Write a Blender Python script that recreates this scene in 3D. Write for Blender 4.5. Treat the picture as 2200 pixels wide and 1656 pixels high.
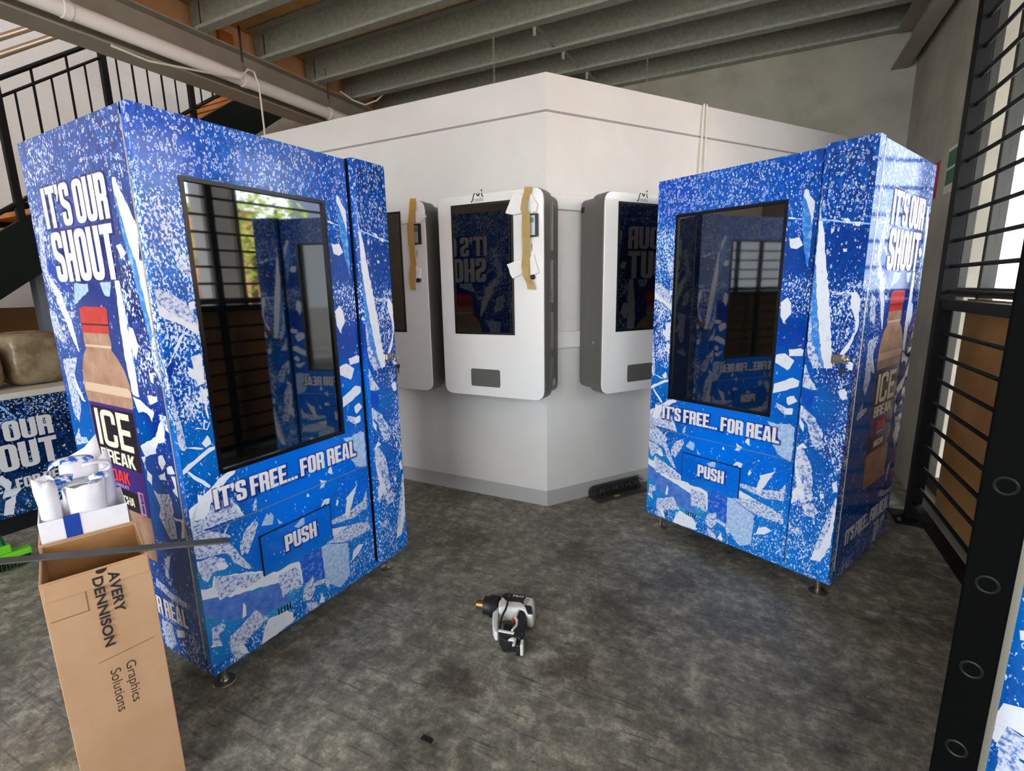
import bpy, bmesh, math, random
from math import sin, cos, pi, radians as R
from mathutils import Vector, Matrix
for _o in list(bpy.data.objects): bpy.data.objects.remove(_o)
SC = bpy.context.scene
COL = SC.collection
# ------------------------------------------------------------------ camera
cam = bpy.data.cameras.new('camera'); cam.sensor_width = 36; cam.lens = 1055.963/2200*36
cam.clip_start = .02; cam.clip_end = 200
co = bpy.data.objects.new('camera', cam); COL.objects.link(co); SC.camera = co
_f = Vector((-.44574*cos(.1952), .89516*cos(.1952), -sin(.1952)))
_r0 = Vector((.89516, .44574, 0)); _u0 = _r0.cross(_f)
_rl = -.0170
_r = _r0*cos(_rl) + _u0*sin(_rl); _u = -_r0*sin(_rl) + _u0*cos(_rl)
co.matrix_world = Matrix(((_r.x, _u.x, -_f.x, 0), (_r.y, _u.y, -_f.y, 0), (_r.z, _u.z, -_f.z, 1.3281), (0, 0, 0, 1)))
# ------------------------------------------------------------------ daylight
w = bpy.data.worlds.new('overcast sky'); SC.world = w; w.use_nodes = True
bgn = w.node_tree.nodes['Background']; bgn.inputs[0].default_value = (.84, .925, 1.0, 1); bgn.inputs[1].default_value = 8.0
sun = bpy.data.lights.new('sun', 'SUN'); sun.energy = 18; sun.angle = R(2); sun.color = (1, .97, .92)
so = bpy.data.objects.new('sun', sun); COL.objects.link(so); so.rotation_euler = (R(48), 0, R(-100))
def portal(name, loc, rot, sx, sy):
    l = bpy.data.lights.new(name, 'AREA'); l.shape = 'RECTANGLE'; l.size = sx; l.size_y = sy; l.cycles.is_portal = True
    o = bpy.data.objects.new(name, l); COL.objects.link(o); o.location = loc; o.rotation_euler = rot
portal('sky_portal_side', (1.2, .1, 2.07), (0, R(90), 0), 1.75, 7.1)
portal('sky_portal_front', (-1.5, -3.62, 1.5), (R(90), 0, 0), 4.2, 3.0)
portal('sky_portal_added_opening', (-3.92, .8, 4.7), (0, R(90), 0), .58, 8.6)  # high opening invented above the stairs to brighten the left wall
SC.view_settings.view_transform = 'Standard'; SC.view_settings.look = 'None'
SC.view_settings.exposure = 0.18; SC.view_settings.gamma = 1; SC.view_settings.use_curve_mapping = False
SC.cycles.max_bounces = 10; SC.cycles.diffuse_bounces = 6; SC.cycles.glossy_bounces = 5
SC.cycles.sample_clamp_indirect = 6
# ------------------------------------------------------------------ materials
def lin(c):
    return tuple((v/255/12.92 if v/255 <= .04045 else ((v/255+.055)/1.055)**2.4) for v in c)
MATS = {}
def mat(name, rgb, rough=.5, metal=0., noise=None, bump=None, spec=.5, alpha=None, trans=0, ior=1.45, coat=0):
    """noise=(scale, rgb2, lo, hi) mixes a second colour; bump=(scale,strength)"""
    if name in MATS: return MATS[name]
    m = bpy.data.materials.new(name); m.use_nodes = True; nt = m.node_tree; b = nt.nodes['Principled BSDF']
    c = lin(rgb); b.inputs['Base Color'].default_value = (*c, 1); b.inputs['Roughness'].default_value = rough
    b.inputs['Metallic'].default_value = metal; b.inputs['Specular IOR Level'].default_value = spec
    b.inputs['IOR'].default_value = ior; b.inputs['Transmission Weight'].default_value = trans; b.inputs['Coat Weight'].default_value = coat
    if alpha is not None: b.inputs['Alpha'].default_value = alpha
    tc = nt.nodes.new('ShaderNodeTexCoord')
    if noise:
        n = nt.nodes.new('ShaderNodeTexNoise'); n.inputs['Scale'].default_value = noise[0]; n.inputs['Detail'].default_value = 6; n.inputs['Roughness'].default_value = .65
        nt.links.new(tc.outputs['Object'], n.inputs['Vector'])
        r = nt.nodes.new('ShaderNodeMapRange'); r.inputs[1].default_value = noise[2]; r.inputs[2].default_value = noise[3]
        nt.links.new(n.outputs[0], r.inputs[0])
        x = nt.nodes.new('ShaderNodeMix'); x.data_type = 'RGBA'; x.inputs[6].default_value = (*c, 1); x.inputs[7].default_value = (*lin(noise[1]), 1)
        nt.links.new(r.outputs[0], x.inputs[0]); nt.links.new(x.outputs[2], b.inputs['Base Color'])
    if bump:
        n2 = nt.nodes.new('ShaderNodeTexNoise'); n2.inputs['Scale'].default_value = bump[0]; n2.inputs['Detail'].default_value = 4
        nt.links.new(tc.outputs['Object'], n2.inputs['Vector'])
        bp = nt.nodes.new('ShaderNodeBump'); bp.inputs['Strength'].default_value = bump[1]; bp.inputs['Distance'].default_value = .01
        nt.links.new(n2.outputs[0], bp.inputs['Height']); nt.links.new(bp.outputs[0], b.inputs['Normal'])
    MATS[name] = m; return m
# ------------------------------------------------------------------ mesh helpers
class MB:
    def __init__(s): s.bm = bmesh.new(); s.mi = 0
    def face(s, vs):
        try:
            f = s.bm.faces.new(vs); f.material_index = s.mi; return f
        except ValueError: return None
    def poly(s, pts): return s.face([s.bm.verts.new(p) for p in pts])
    def box(s, x0, x1, y0, y1, z0, z1, M=None):
        v = [Vector((x, y, z)) for x in (x0, x1) for y in (y0, y1) for z in (z0, z1)]
        if M is not None: v = [M @ p for p in v]
        v = [s.bm.verts.new(p) for p in v]
        for q in ((0,1,3,2),(4,6,7,5),(0,4,5,1),(2,3,7,6),(0,2,6,4),(1,5,7,3)): s.face([v[i] for i in q])
        return s
    def prism(s, pts, f, h):
        """pts 2D list, f maps (a,b,h)->3D, between heights h[0],h[1]"""
        a = [s.bm.verts.new(f(p[0], p[1], h[0])) for p in pts]; b = [s.bm.verts.new(f(p[0], p[1], h[1])) for p in pts]
        n = len(pts)
        s.face(a[::-1]); s.face(b)
        for i in range(n): s.face([a[i], a[(i+1) % n], b[(i+1) % n], b[i]])
        return s
    def tube(s, pts, r, n=8, cap=True, closed=False):
        pts = [Vector(p) for p in pts]; rings = []; prev = None
        for i, p in enumerate(pts):
            if closed: t = pts[(i+1) % len(pts)]-pts[i-1]
            else: t = pts[min(i+1, len(pts)-1)]-pts[max(i-1, 0)]
            t.normalize()
            if prev is None:
                a = Vector((0, 0, 1)) if abs(t.z) < .9 else Vector((1, 0, 0)); x = t.cross(a).normalized()
            else: x = (prev-t*prev.dot(t)).normalized()
            prev = x; y = t.cross(x); rr = r[i] if isinstance(r, (list, tuple)) else r
            rings.append([s.bm.verts.new(p+(x*cos(2*pi*k/n)+y*sin(2*pi*k/n))*rr) for k in range(n)])
        m = len(rings)
        for i in range(m if closed else m-1):
            A, B = rings[i], rings[(i+1) % m]
            for k in range(n): s.face([A[k], A[(k+1) % n], B[(k+1) % n], B[k]])
        if cap and not closed: s.face(rings[0][::-1]); s.face(rings[-1])
        return s
    def lathe(s, prof, c, n=20, axis='z'):
        rings = []
        for r_, h in prof:
            ring = []
            for k in range(n):
                a = 2*pi*k/n; p = (r_*cos(a), r_*sin(a), h)
                if axis == 'x': p = (h, r_*cos(a), r_*sin(a))
                if axis == 'y': p = (r_*cos(a), h, r_*sin(a))
                ring.append(s.bm.verts.new(Vector(c)+Vector(p)))
            rings.append(ring)
        for A, B in zip(rings, rings[1:]):
            for k in range(n): s.face([A[k], A[(k+1) % n], B[(k+1) % n], B[k]])
        s.face(rings[0][::-1]); s.face(rings[-1]); return s
    def build(s, name, mats, parent=None, smooth=False, bevel=None, segs=2):
        bmesh.ops.recalc_face_normals(s.bm, faces=s.bm.faces[:])
        me = bpy.data.meshes.new(name); s.bm.to_mesh(me); s.bm.free()
        for m in (mats if isinstance(mats, (list, tuple)) else [mats]): me.materials.append(m)
        if smooth:
            for p in me.polygons: p.use_smooth = True
        o = bpy.data.objects.new(name, me); COL.objects.link(o)
        if parent is not None: o.parent = parent
        if bevel:
            b = o.modifiers.new('bevel', 'BEVEL'); b.width = bevel; b.segments = segs; b.limit_method = 'ANGLE'; b.angle_limit = R(40)
        if smooth and not bevel:
            try:
                e = o.modifiers.new('split', 'EDGE_SPLIT'); e.split_angle = R(35)
            except Exception: pass
        return o
def tag(o, label, cat, group=None, kind=None):
    o['label'] = label; o['category'] = cat
    if group: o['group'] = group
    if kind: o['kind'] = kind
    return o
def thing(name, label, cat, loc=(0,0,0), rz=0, group=None):
    o = bpy.data.objects.new(name, None); COL.objects.link(o); o.empty_display_size = .1
    o.location = loc; o.rotation_euler = (0, 0, rz); return tag(o, label, cat, group)
def struct(o, label=None):
    o['kind'] = 'structure'
    if label: o['label'] = label
    return o
def copy_tree(o, parent=None):
    c = o.copy(); COL.objects.link(c)
    if parent is not None: c.parent = parent
    for ch in list(o.children): copy_tree(ch, c)
    return c
def fillet(pts, n=4):
    out = []; N = len(pts)
    for i in range(N):
        p = pts[i]; r_ = p[2] if len(p) > 2 else 0
        P = Vector(p[:2]); A = Vector(pts[i-1][:2]); B = Vector(pts[(i+1) % N][:2])
        if r_ <= 0: out.append(tuple(P)); continue
        u = (A-P); v = (B-P); r_ = min(r_, u.length*.49, v.length*.49); u = u.normalized()*r_; v = v.normalized()*r_
        for k in range(n+1):
            t = k/n; q = (1-t)**2*(P+u)+2*t*(1-t)*P+t*t*(P+v); out.append((q.x, q.y))
    return out
def rrect(x0, y0, x1, y1, r, n=4): return fillet([(x0, y0, r), (x1, y0, r), (x1, y1, r), (x0, y1, r)], n)
# ------------------------------------------------------------------ heavy condensed lettering
def glyph(ch, w=.46, s=.17, t=.15):
    q = .13
    if ch == 'I': return [[(0,0),(s,0),(s,1),(0,1)]], s
    if ch == '.': return [[(0,0),(s*.8,0),(s*.8,.16),(0,.16)]], s*.8
    if ch == "'": return [[(0,1),(s*.85,1),(s*.85,.8),(s*.4,.6),(s*.1,.62),(s*.35,.78),(0,.78)]], s*.85
    if ch == 'T': m = w/2; return [[(m-s/2,0),(m+s/2,0),(m+s/2,1-t*1.15),(w,1-t*1.15),(w,1),(0,1),(0,1-t*1.15),(m-s/2,1-t*1.15)]], w
    if ch == 'H': return [[(0,0),(s,0),(s,.41),(w-s,.41),(w-s,0),(w,0),(w,1),(w-s,1),(w-s,.41+t),(s,.41+t),(s,1),(0,1)]], w
    if ch == 'L': w *= .86; return [[(0,0),(w,0),(w,t*1.15),(s,t*1.15),(s,1),(0,1)]], w
    if ch == 'F': w *= .86; return [[(0,0),(s,0),(s,.4),(w*.93,.4),(w*.93,.4+t*1.1),(s,.4+t*1.1),(s,1-t*1.1),(w,1-t*1.1),(w,1),(0,1)]], w
    if ch == 'E': w *= .88; return [[(0,0),(w,0),(w,t*1.1),(s,t*1.1),(s,.42),(w*.93,.42),(w*.93,.42+t),(s,.42+t),(s,1-t*1.1),(w,1-t*1.1),(w,1),(0,1)]], w
    if ch == 'O': return [rrect(0,0,w,1,.19), rrect(s,t,w-s,1-t,.05)], w
    if ch == 'C': return [fillet([(0,0,.19),(w,0,.19),(w,.36),(w-s,.36),(w-s,t,.05),(s,t,.05),(s,1-t,.05),(w-s,1-t,.05),(w-s,.64),(w,.64),(w,1,.19),(0,1,.19)])], w
    if ch == 'G': return [fillet([(0,0,.19),(w,0),(w,.52),(w*.5,.52),(w*.5,.4),(w-s,.4),(w-s,t,.05),(s,t,.05),(s,1-t,.05),(w-s,1-t,.05),(w-s,.66),(w,.66),(w,1,.19),(0,1,.19)])], w
    if ch == 'U': return [fillet([(0,1),(0,0,.19),(w,0,.19),(w,1),(w-s,1),(w-s,t,.05),(s,t,.05),(s,1)])], w
    if ch == 'S': return [fillet([(w,1,.17),(0,1,.17),(0,.5,.12),(w-s,.37,.05),(w-s,t,.05),(s,t,.05),(s,.33),(0,.33),(0,0,.17),(w,0,.17),(w,.5,.12),(s,.63,.05),(s,1-t,.05),(w-s,1-t,.05),(w-s,.68),(w,.68)])], w
    if ch == 'R': return [fillet([(0,0),(0,1),(w,1,.17),(w,.52,.1),(w-.035,.475),(w,.42,.08),(w,0),(w-s,0),(w-s,.4,.04),(s,.4),(s,0)]), rrect(s,.4+t,w-s,1-t,.04)], w
    if ch == 'P': return [fillet([(0,0),(0,1),(w,1,.18),(w,.36,.18),(s,.36),(s,0)]), rrect(s,.36+t,w-s,1-t,.04)], w
    if ch == 'B': return [fillet([(0,0),(0,1),(w,1,.16),(w,.54,.1),(w-.04,.5),(w,.46,.1),(w,0,.16)]), rrect(s,t,w-s,.43,.04), rrect(s,.57,w-s,1-t,.04)], w
    if ch == 'D': return [fillet([(0,0),(0,1),(w,1,.2),(w,0,.2)]), rrect(s,t,w-s,1-t,.05)], w
    if ch == 'A': w *= 1.06; return [[(0,0),(w*.24,1),(w*.76,1),(w,0),(w-s,0),(w-s-.03,.2),(s+.03,.2),(s,0)], [(w*.5-.055,.34),(w*.5+.055,.34),(w*.5,.8)]], w
    if ch == 'K': return [[(0,0),(s,0),(s,.3),(s*1.25,.4),(w-s,0),(w+.03,0),(w*.68,.55),(w,1),(w-s,1),(s,.66),(s,1),(0,1)]], w
    if ch == 'M': w *= 1.3; return [[(0,0),(s,0),(s,.6),(w*.42,.12),(w*.58,.12),(w-s,.6),(w-s,0),(w,0),(w,1),(w-s,1),(w/2,.45),(s,1),(0,1)]], w
    if ch == 'N': return [[(0,0),(s,0),(s,.55),(w-s,0),(w,0),(w,1),(w-s,1),(w-s,.45),(s,1),(0,1)]], w
    return [], .2
def curve_mesh(name, loops, ext, off=0.):
    cu = bpy.data.curves.new(name, 'CURVE'); cu.dimensions = '2D'; cu.fill_mode = 'BOTH'; cu.extrude = ext; cu.offset = off
    for lp in loops:
        sp = cu.splines.new('POLY'); sp.points.add(len(lp)-1); sp.use_cyclic_u = True
        for p, q in zip(sp.points, lp): p.co = (q[0], q[1], 0, 1)
    o = bpy.data.objects.new(name, cu); COL.objects.link(o)
    me = bpy.data.meshes.new_from_object(o.evaluated_get(bpy.context.evaluated_depsgraph_get()))
    bpy.data.objects.remove(o); bpy.data.curves.remove(cu); return me
def block_text(txt, rect, w=.46, s=.185, gap=.04, space=.15):
    loops = []; x = 0
    for ch in txt:
        if ch == ' ': x += space; continue
        g, a = glyph(ch, w, s)
        loops += [[(p[0]+x, p[1]) for p in lp] for lp in g]; x += a+gap
    x -= gap; x0, y0, x1, y1 = rect
    return [[(x0+p[0]/x*(x1-x0), y0+p[1]*(y1-y0)) for p in lp] for lp in loops]
def font_mesh(txt, rect, bold=0., ext=.0003, shear=0.):
    cu = bpy.data.curves.new('text', 'FONT'); cu.body = txt; cu.size = 1; cu.offset = bold; cu.shear = shear; cu.extrude = ext
    o = bpy.data.objects.new('text', cu); COL.objects.link(o)
    me = bpy.data.meshes.new_from_object(o.evaluated_get(bpy.context.evaluated_depsgraph_get()))
    bpy.data.objects.remove(o); bpy.data.curves.remove(cu)
    xs = [v.co.x for v in me.vertices]; ys = [v.co.y for v in me.vertices]
    a, b, c, d = min(xs), max(xs), min(ys), max(ys); x0, y0, x1, y1 = rect
    for v in me.vertices: v.co.x = x0+(v.co.x-a)/(b-a)*(x1-x0); v.co.y = y0+(v.co.y-c)/(d-c)*(y1-y0)
    return me
def place_mesh(name, me, m, parent, o, ux, uy):
    """lay a flat XY mesh on the plane through o spanned by ux, uy"""
    ux = Vector(ux); uy = Vector(uy); n = ux.cross(uy)
    T = Matrix(((ux.x, uy.x, n.x, o[0]), (ux.y, uy.y, n.y, o[1]), (ux.z, uy.z, n.z, o[2]), (0, 0, 0, 1)))
    me.transform(T); me.materials.clear(); me.materials.append(m)
    ob = bpy.data.objects.new(name, me); COL.objects.link(ob)
    if parent is not None: ob.parent = parent
    return ob
# ================================================================== SETTING
STAINS = [(-.42,1.80,.26), (-.50,1.46,.16), (-.25,2.16,.2), (-.85,1.22,.16), (-1.0,.62,.2), (-.75,2.2,.18), (-1.35,2.1,.2)]
def concrete_floor():
    m = bpy.data.materials.new('stained concrete'); m.use_nodes = True; nt = m.node_tree; b = nt.nodes['Principled BSDF']
    L = nt.links.new; tc = nt.nodes.new('ShaderNodeTexCoord')
    def noise(sc, det, ro, loc=0):
        mp = nt.nodes.new('ShaderNodeMapping'); mp.inputs['Location'].default_value = (loc, loc*.7, 0); L(tc.outputs['Object'], mp.inputs[0])
        n = nt.nodes.new('ShaderNodeTexNoise'); n.inputs['Scale'].default_value = sc; n.inputs['Detail'].default_value = det; n.inputs['Roughness'].default_value = ro; L(mp.outputs[0], n.inputs[0]); return n
    def ramp(src, stops):
        r = nt.nodes.new('ShaderNodeValToRGB'); e = r.color_ramp.elements
        while len(e) < len(stops): e.new(.5)
        for k, (p, c) in enumerate(stops): e[k].position = p; e[k].color = (*lin(c), 1)
        L(src, r.inputs[0]); return r
    def mix(a, bb, f, mode='MIX'):
        x = nt.nodes.new('ShaderNodeMix'); x.data_type = 'RGBA'; x.blend_type = mode
        if isinstance(f, float): x.inputs[0].default_value = f
        else: L(f, x.inputs[0])
        L(a, x.inputs[6]); L(bb, x.inputs[7]); return x.outputs[2]
    n1 = noise(2.2, 10, .72); c1 = ramp(n1.outputs[0], [(.30, (98,96,86)), (.44, (150,148,135)), (.58, (182,179,166)), (.74, (208,204,190))])
    n2 = noise(15, 14, .82, 3); c2 = ramp(n2.outputs[0], [(.34, (44,43,40)), (.5, (130,129,125)), (.66, (216,214,206))])
    col = mix(c1.outputs[0], c2.outputs[0], .85, 'OVERLAY')
    # scuffs: thin stretched marks in two directions
    for ang, lo in ((.6, 11), (-.9, 21)):
        mp = nt.nodes.new('ShaderNodeMapping'); mp.inputs['Rotation'].default_value = (0, 0, ang); mp.inputs['Scale'].default_value = (3, 46, 1); mp.inputs['Location'].default_value = (lo, 0, 0); L(tc.outputs['Object'], mp.inputs[0])
        ns = nt.nodes.new('ShaderNodeTexNoise'); ns.inputs['Scale'].default_value = 1.6; ns.inputs['Detail'].default_value = 5; ns.inputs['Roughness'].default_value = .6; L(mp.outputs[0], ns.inputs[0])
        rs = ramp(ns.outputs[0], [(.60, (0,0,0)), (.66, (190,190,190))]); sc = nt.nodes.new('ShaderNodeRGB'); sc.outputs[0].default_value = (*lin((48,46,42)), 1)
        col = mix(col, sc.outputs[0], rs.outputs[0])
    # brown oil stains where they lie
    st_ = None
    for (sx, sy, rr) in STAINS:
        vd = nt.nodes.new('ShaderNodeVectorMath'); vd.operation = 'DISTANCE'; vd.inputs[1].default_value = (sx, sy, 0); L(tc.outputs['Object'], vd.inputs[0])
        mr = nt.nodes.new('ShaderNodeMapRange'); mr.inputs[1].default_value = rr; mr.inputs[2].default_value = rr*.2; L(vd.outputs['Value'], mr.inputs[0])
        if st_ is None: st_ = mr.outputs[0]
        else:
            mxx = nt.nodes.new('ShaderNodeMath'); mxx.operation = 'MAXIMUM'; L(st_, mxx.inputs[0]); L(mr.outputs[0], mxx.inputs[1]); st_ = mxx.outputs[0]
    nb = noise(11, 10, .75, 13); sb = nt.nodes.new('ShaderNodeMath'); sb.operation = 'ADD'; L(nb.outputs[0], sb.inputs[0])
    s2 = nt.nodes.new('ShaderNodeMath'); s2.operation = 'MULTIPLY'; s2.inputs[1].default_value = .26; L(st_, s2.inputs[0]); L(s2.outputs[0], sb.inputs[1])
    rb = ramp(sb.outputs[0], [(.60, (0,0,0)), (.72, (200,200,200))]); db = nt.nodes.new('ShaderNodeRGB'); db.outputs[0].default_value = (*lin((62,48,38)), 1)
    col = mix(col, db.outputs[0], rb.outputs[0])
    n3 = noise(1.7, 6, .6, 9); r3 = ramp(n3.outputs[0], [(.56, (0,0,0)), (.70, (255,255,255))])
    n4 = noise(8, 8, .8, 5); r4 = ramp(n4.outputs[0], [(.5, (0,0,0)), (.62, (255,255,255))])
    ms = nt.nodes.new('ShaderNodeMath'); ms.operation = 'MULTIPLY'; L(r3.outputs[0], ms.inputs[0]); L(r4.outputs[0], ms.inputs[1])
    dark = nt.nodes.new('ShaderNodeRGB'); dark.outputs[0].default_value = (*lin((58,42,32)), 1)
    mm = nt.nodes.new('ShaderNodeMath'); mm.operation = 'MULTIPLY'; mm.inputs[1].default_value = .75; L(ms.outputs[0], mm.inputs[0])
    col = mix(col, dark.outputs[0], mm.outputs[0])
    n5 = noise(38, 8, .75, 7); r5 = ramp(n5.outputs[0], [(.585, (0,0,0)), (.66, (215,215,215))])
    blk = nt.nodes.new('ShaderNodeRGB'); blk.outputs[0].default_value = (*lin((40,38,34)), 1)
    col = mix(col, blk.outputs[0], r5.outputs[0])
    n6 = noise(60, 6, .7, 2); r6 = ramp(n6.outputs[0], [(.60, (0,0,0)), (.68, (150,150,150))])
    wht = nt.nodes.new('ShaderNodeRGB'); wht.outputs[0].default_value = (*lin((190,186,178)), 1)
    col = mix(col, wht.outputs[0], r6.outputs[0])
    L(col, b.inputs['Base Color'])
    rr = nt.nodes.new('ShaderNodeMapRange'); rr.inputs[1].default_value = .35; rr.inputs[2].default_value = .65; rr.inputs[3].default_value = .38; rr.inputs[4].default_value = .7
    L(n1.outputs[0], rr.inputs[0]); L(rr.outputs[0], b.inputs['Roughness'])
    bp = nt.nodes.new('ShaderNodeBump'); bp.inputs['Strength'].default_value = .25; bp.inputs['Distance'].default_value = .004; L(n2.outputs[0], bp.inputs['Height']); L(bp.outputs[0], b.inputs['Normal'])
    return m
CONC = mat('precast concrete', (178,172,158), .85, noise=(2.5,(158,152,138),.4,.65), bump=(30,.15))
PLASTER = mat('white painted wall', (232,229,224), .8, noise=(1.2,(216,212,206),.45,.7))
GALV = mat('galvanised steel', (166,168,156), .45, .12, noise=(30,(148,150,138),.4,.62))
GREYST = mat('grey painted steel', (156,149,136), .55, noise=(4,(144,137,124),.4,.7))
BLACKST = mat('black powder coated steel', (9,9,10), .6, spec=.25)
PARTICLE = mat('particle board', (206,164,108), .85, noise=(9,(188,146,92),.4,.65))
struct(MB().box(-7.2, .95, -3.6, 5.25, -.1, 0).build('floor', concrete_floor()))
struct(MB().box(-7.2, -3.9, 5.08, 5.28, 0, 5.1).box(-3.9, 1.2, 5.08, 5.28, 0, 3.5).build('wall_back', CONC))
struct(MB().box(-7.2, -7, -3.4, 5.08, 0, 5.1).build('wall_left', PLASTER))
struct(MB().box(.95, 1.15, 3.75, 5.08, 0, 3.5).build('wall_right', CONC))
struct(MB().box(.95, 1.15, -3.4, 3.75, 2.95, 3.5).build('wall_right', CONC))
struct(MB().box(.95, 1.15, -3.4, 3.75, 0, .1).build('wall_right', CONC))
struct(MB().box(-7.2, -3.6, -3.6, -3.4, 0, 5.1).box(.6, 1.15, -3.6, -3.4, 0, 3.5).box(-3.6, .6, -3.6, -3.4, 3.0, 3.5).build('wall_front', CONC))  # open span under the lintel added behind the camera to let daylight in
struct(MB().box(-4.0, 1.3, -3.4, 5.08, 3.44, 3.52).box(-7.2, -3.9, -3.4, 5.08, 5.0, 5.1).box(-4.0, -3.96, -3.4, 5.08, 3.52, 4.4).build('ceiling', PARTICLE))  # gap left above the riser is an added, unseen daylight opening
# window behind the security grille
ALU = mat('dark bronze window frame', (52,50,44), .4, .3)
wn = bpy.data.objects.new('window_1', None); COL.objects.link(wn); wn.location = (1.03, 2.76, .1); struct(wn, 'tall window behind the black security grille')
f = MB()
f.box(-.03, .01, .90, .985, 0, 2.85).box(-.03, .03, -6.1, -6.04, 0, 2.85).box(-.03, .03, -6.04, .90, 2.79, 2.85).box(-.03, .03, -6.04, .90, 0, .06).box(-.03, .03, -6.04, .90, 1.14, 1.19)
MU = [.57, -.3, -1.2, -2.1, -3.0, -3.9, -4.8, -5.5]
for y in MU: f.box(-.03, .03, y, y+.035, .06, 2.79)
f.build('window_frame', ALU, wn, bevel=.004)
GLASS = mat('clear window glass', (255,255,255), .0, trans=1, ior=1.0, alpha=.08)
p = MB()
for a, b_ in zip([-6.04]+[y+.035 for y in MU[::-1]], MU[::-1]+[.90]): p.box(-.003, .003, a, b_, 1.19, 2.79)
p.build('window_pane', GLASS, wn)
# ------------------------------------------------------------------ roof steel
def c_joist(y, x0, x1, z0, z1, fl=.075, t=.006):
    m = MB()
    m.box(x0, x1, y-t, y, z0, z1).box(x0, x1, y-fl, y-t, z0, z0+t).box(x0, x1, y-fl, y-t, z1-t, z1).box(x0, x1, y-fl, y-fl+t, z0+t, z0+.022)
    return m
ordn = ['first','second','third','fourth','fifth','sixth','seventh','eighth','ninth','tenth','eleventh']
JY = [5.07, 4.6, 4.14, 3.68, 3.16, 2.63, 2.1, 1.57, 1.04]
for i, y in enumerate(JY):
    j = c_joist(y, -3.9, .9, 3.187, 3.432).build('ceiling_joist', GALV)
    tag(j, 'galvanised C-section ceiling joist, %s from the back wall' % ordn[i] if i else 'galvanised ceiling joist running along the top of the back wall', 'joist', 'ceiling joists')
    if 0 < i < 8:
        cl = MB().box(-3.80, -3.79, y-.006, y+.05, 3.20, 3.40).box(-3.86, -3.79, y, y+.008, 3.20, 3.40)
        for zz in (3.24, 3.36): cl.lathe([(.012,0),(.012,.012),(.006,.012)], (-3.83, y+.008, zz), 8, 'y')
        cl.build('end_cleat', GREYST, j)
bm_ = thing('steel_beam', 'big grey steel I-beam running under the joist ends above the stairs', 'beam', (-3.83, 1.6, 2.86))
MB().box(-.006, .006, -5, 3.46, .012, .315).build('web', GREYST, bm_)
MB().box(-.10, .10, -5, 3.46, 0, .012).build('bottom_flange', GREYST, bm_)
MB().box(-.08, .08, -5, 3.46, .315, .327).build('top_flange', GREYST, bm_)
PLY = mat('raw pine plywood', (226,182,136), .75, noise=(6,(212,166,118),.4,.65))
for i, (a, b_) in enumerate(zip(JY, JY[1:]), -1):
    tag(MB().box(-3.99, -3.97, b_-.002, a-.004, 3.19, 3.438).build('infill_board', PLY), 'raw plywood board closing the gap between the %s and %s joists' % (ordn[i+1], ordn[i+2]), 'board', 'plywood infill boards over the beam')
tag(MB().box(-3.968, -3.93, 2.86, 2.98, 3.21, 3.36).build('timber_block', mat('pine block', (190,120,62), .7), bevel=.003), 'small pine block fixed to the plywood above the steel beam', 'wood block')
eb = thing('edge_beam', 'grey folded steel beam along the top of the right wall', 'beam', (.85, 3.0, 2.93))
MB().box(.04, .052, -4, 2.07, 0, .25).build('web', GREYST, eb)
MB().box(-.06, .04, -4, 2.07, 0, .01).build('bottom_flange', GREYST, eb)
MB().box(-.06, .04, -4, 2.02, .24, .25).build('top_flange', GREYST, eb)
# bridging straps and chains
for (x, y0, y1, wh) in ((-1.6, 3.68, 4.14, 'between the fourth and third joists from the back'), (-1.55, 4.14, 4.6, 'between the third and second joists from the back'), (-1.5, 4.6, 5.05, 'between the second joist and the back wall joist')):
    tag(MB().box(x-.012, x+.012, y0, y1, 3.2, 3.204).box(x-.012, x+.012, y0-.002, y0+.002, 3.13, 3.2).build('bridging_strap', GALV), 'thin steel bridging strap '+wh, 'strap', 'bridging straps')
def chain(x, y, z0, z1, lab):
    m = MB(); n = int((z1-z0)/.026)
    for k in range(n):
        c = Vector((x, y, z1-.013-k*.026)); pts = []
        for a in range(10):
            t = 2*pi*a/10; q = (.008*cos(t), .017*sin(t))
            pts.append(c+(Vector((q[0],0,q[1])) if k % 2 else Vector((0,q[0],q[1]))))
        m.tube(pts, .0022, 5, closed=True)
    tag(m.build('hanging_chain', GALV, smooth=True), lab, 'chain', 'chains under the joists')
chain(-1.93, 3.66, 2.62, 3.19, 'thin steel chain hanging above the left half of the white booth')
chain(-.97, 4.58, 2.72, 3.19, 'thin steel chain hanging above the right half of the white booth')
# conduit slung under the beam
PVC = mat('white plastic pipe', (242,238,234), .4)
cd = thing('conduit', 'white plastic conduit hung along the steel beam', 'pipe', (-3.66, 0, 2.93))
MB().tube([(0, -3, 0), (0, 4.95, 0)], .048, 16).build('pipe', PVC, cd, smooth=True)
for y in (1.72, 2.83, 3.68):
    s_ = MB().lathe([(.051,-.02),(.053,-.02),(.053,.02),(.051,.02)], (0, y, 0), 16, 'y').build('saddle', PVC, cd, smooth=True)
    MB().box(-.006, .006, y-.01, y+.01, .05, .12).build('clip', mat('bright zinc', (205,205,205), .3, .9), s_)
for y, wd in ((2.83, 'above the left machine'), (3.68, 'beside the white booth')):
    tag(MB().tube([(-3.66, y, 3.05), (-3.66, y, 3.3)], .008, 8).build('hanger_rod', mat('dark rod', (70,68,62), .5, .5)), 'dark hanger rod carrying the white conduit '+wd, 'rod', 'conduit hanger rods')
CABLE = mat('white cable sheath', (226,220,204), .5)
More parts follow.
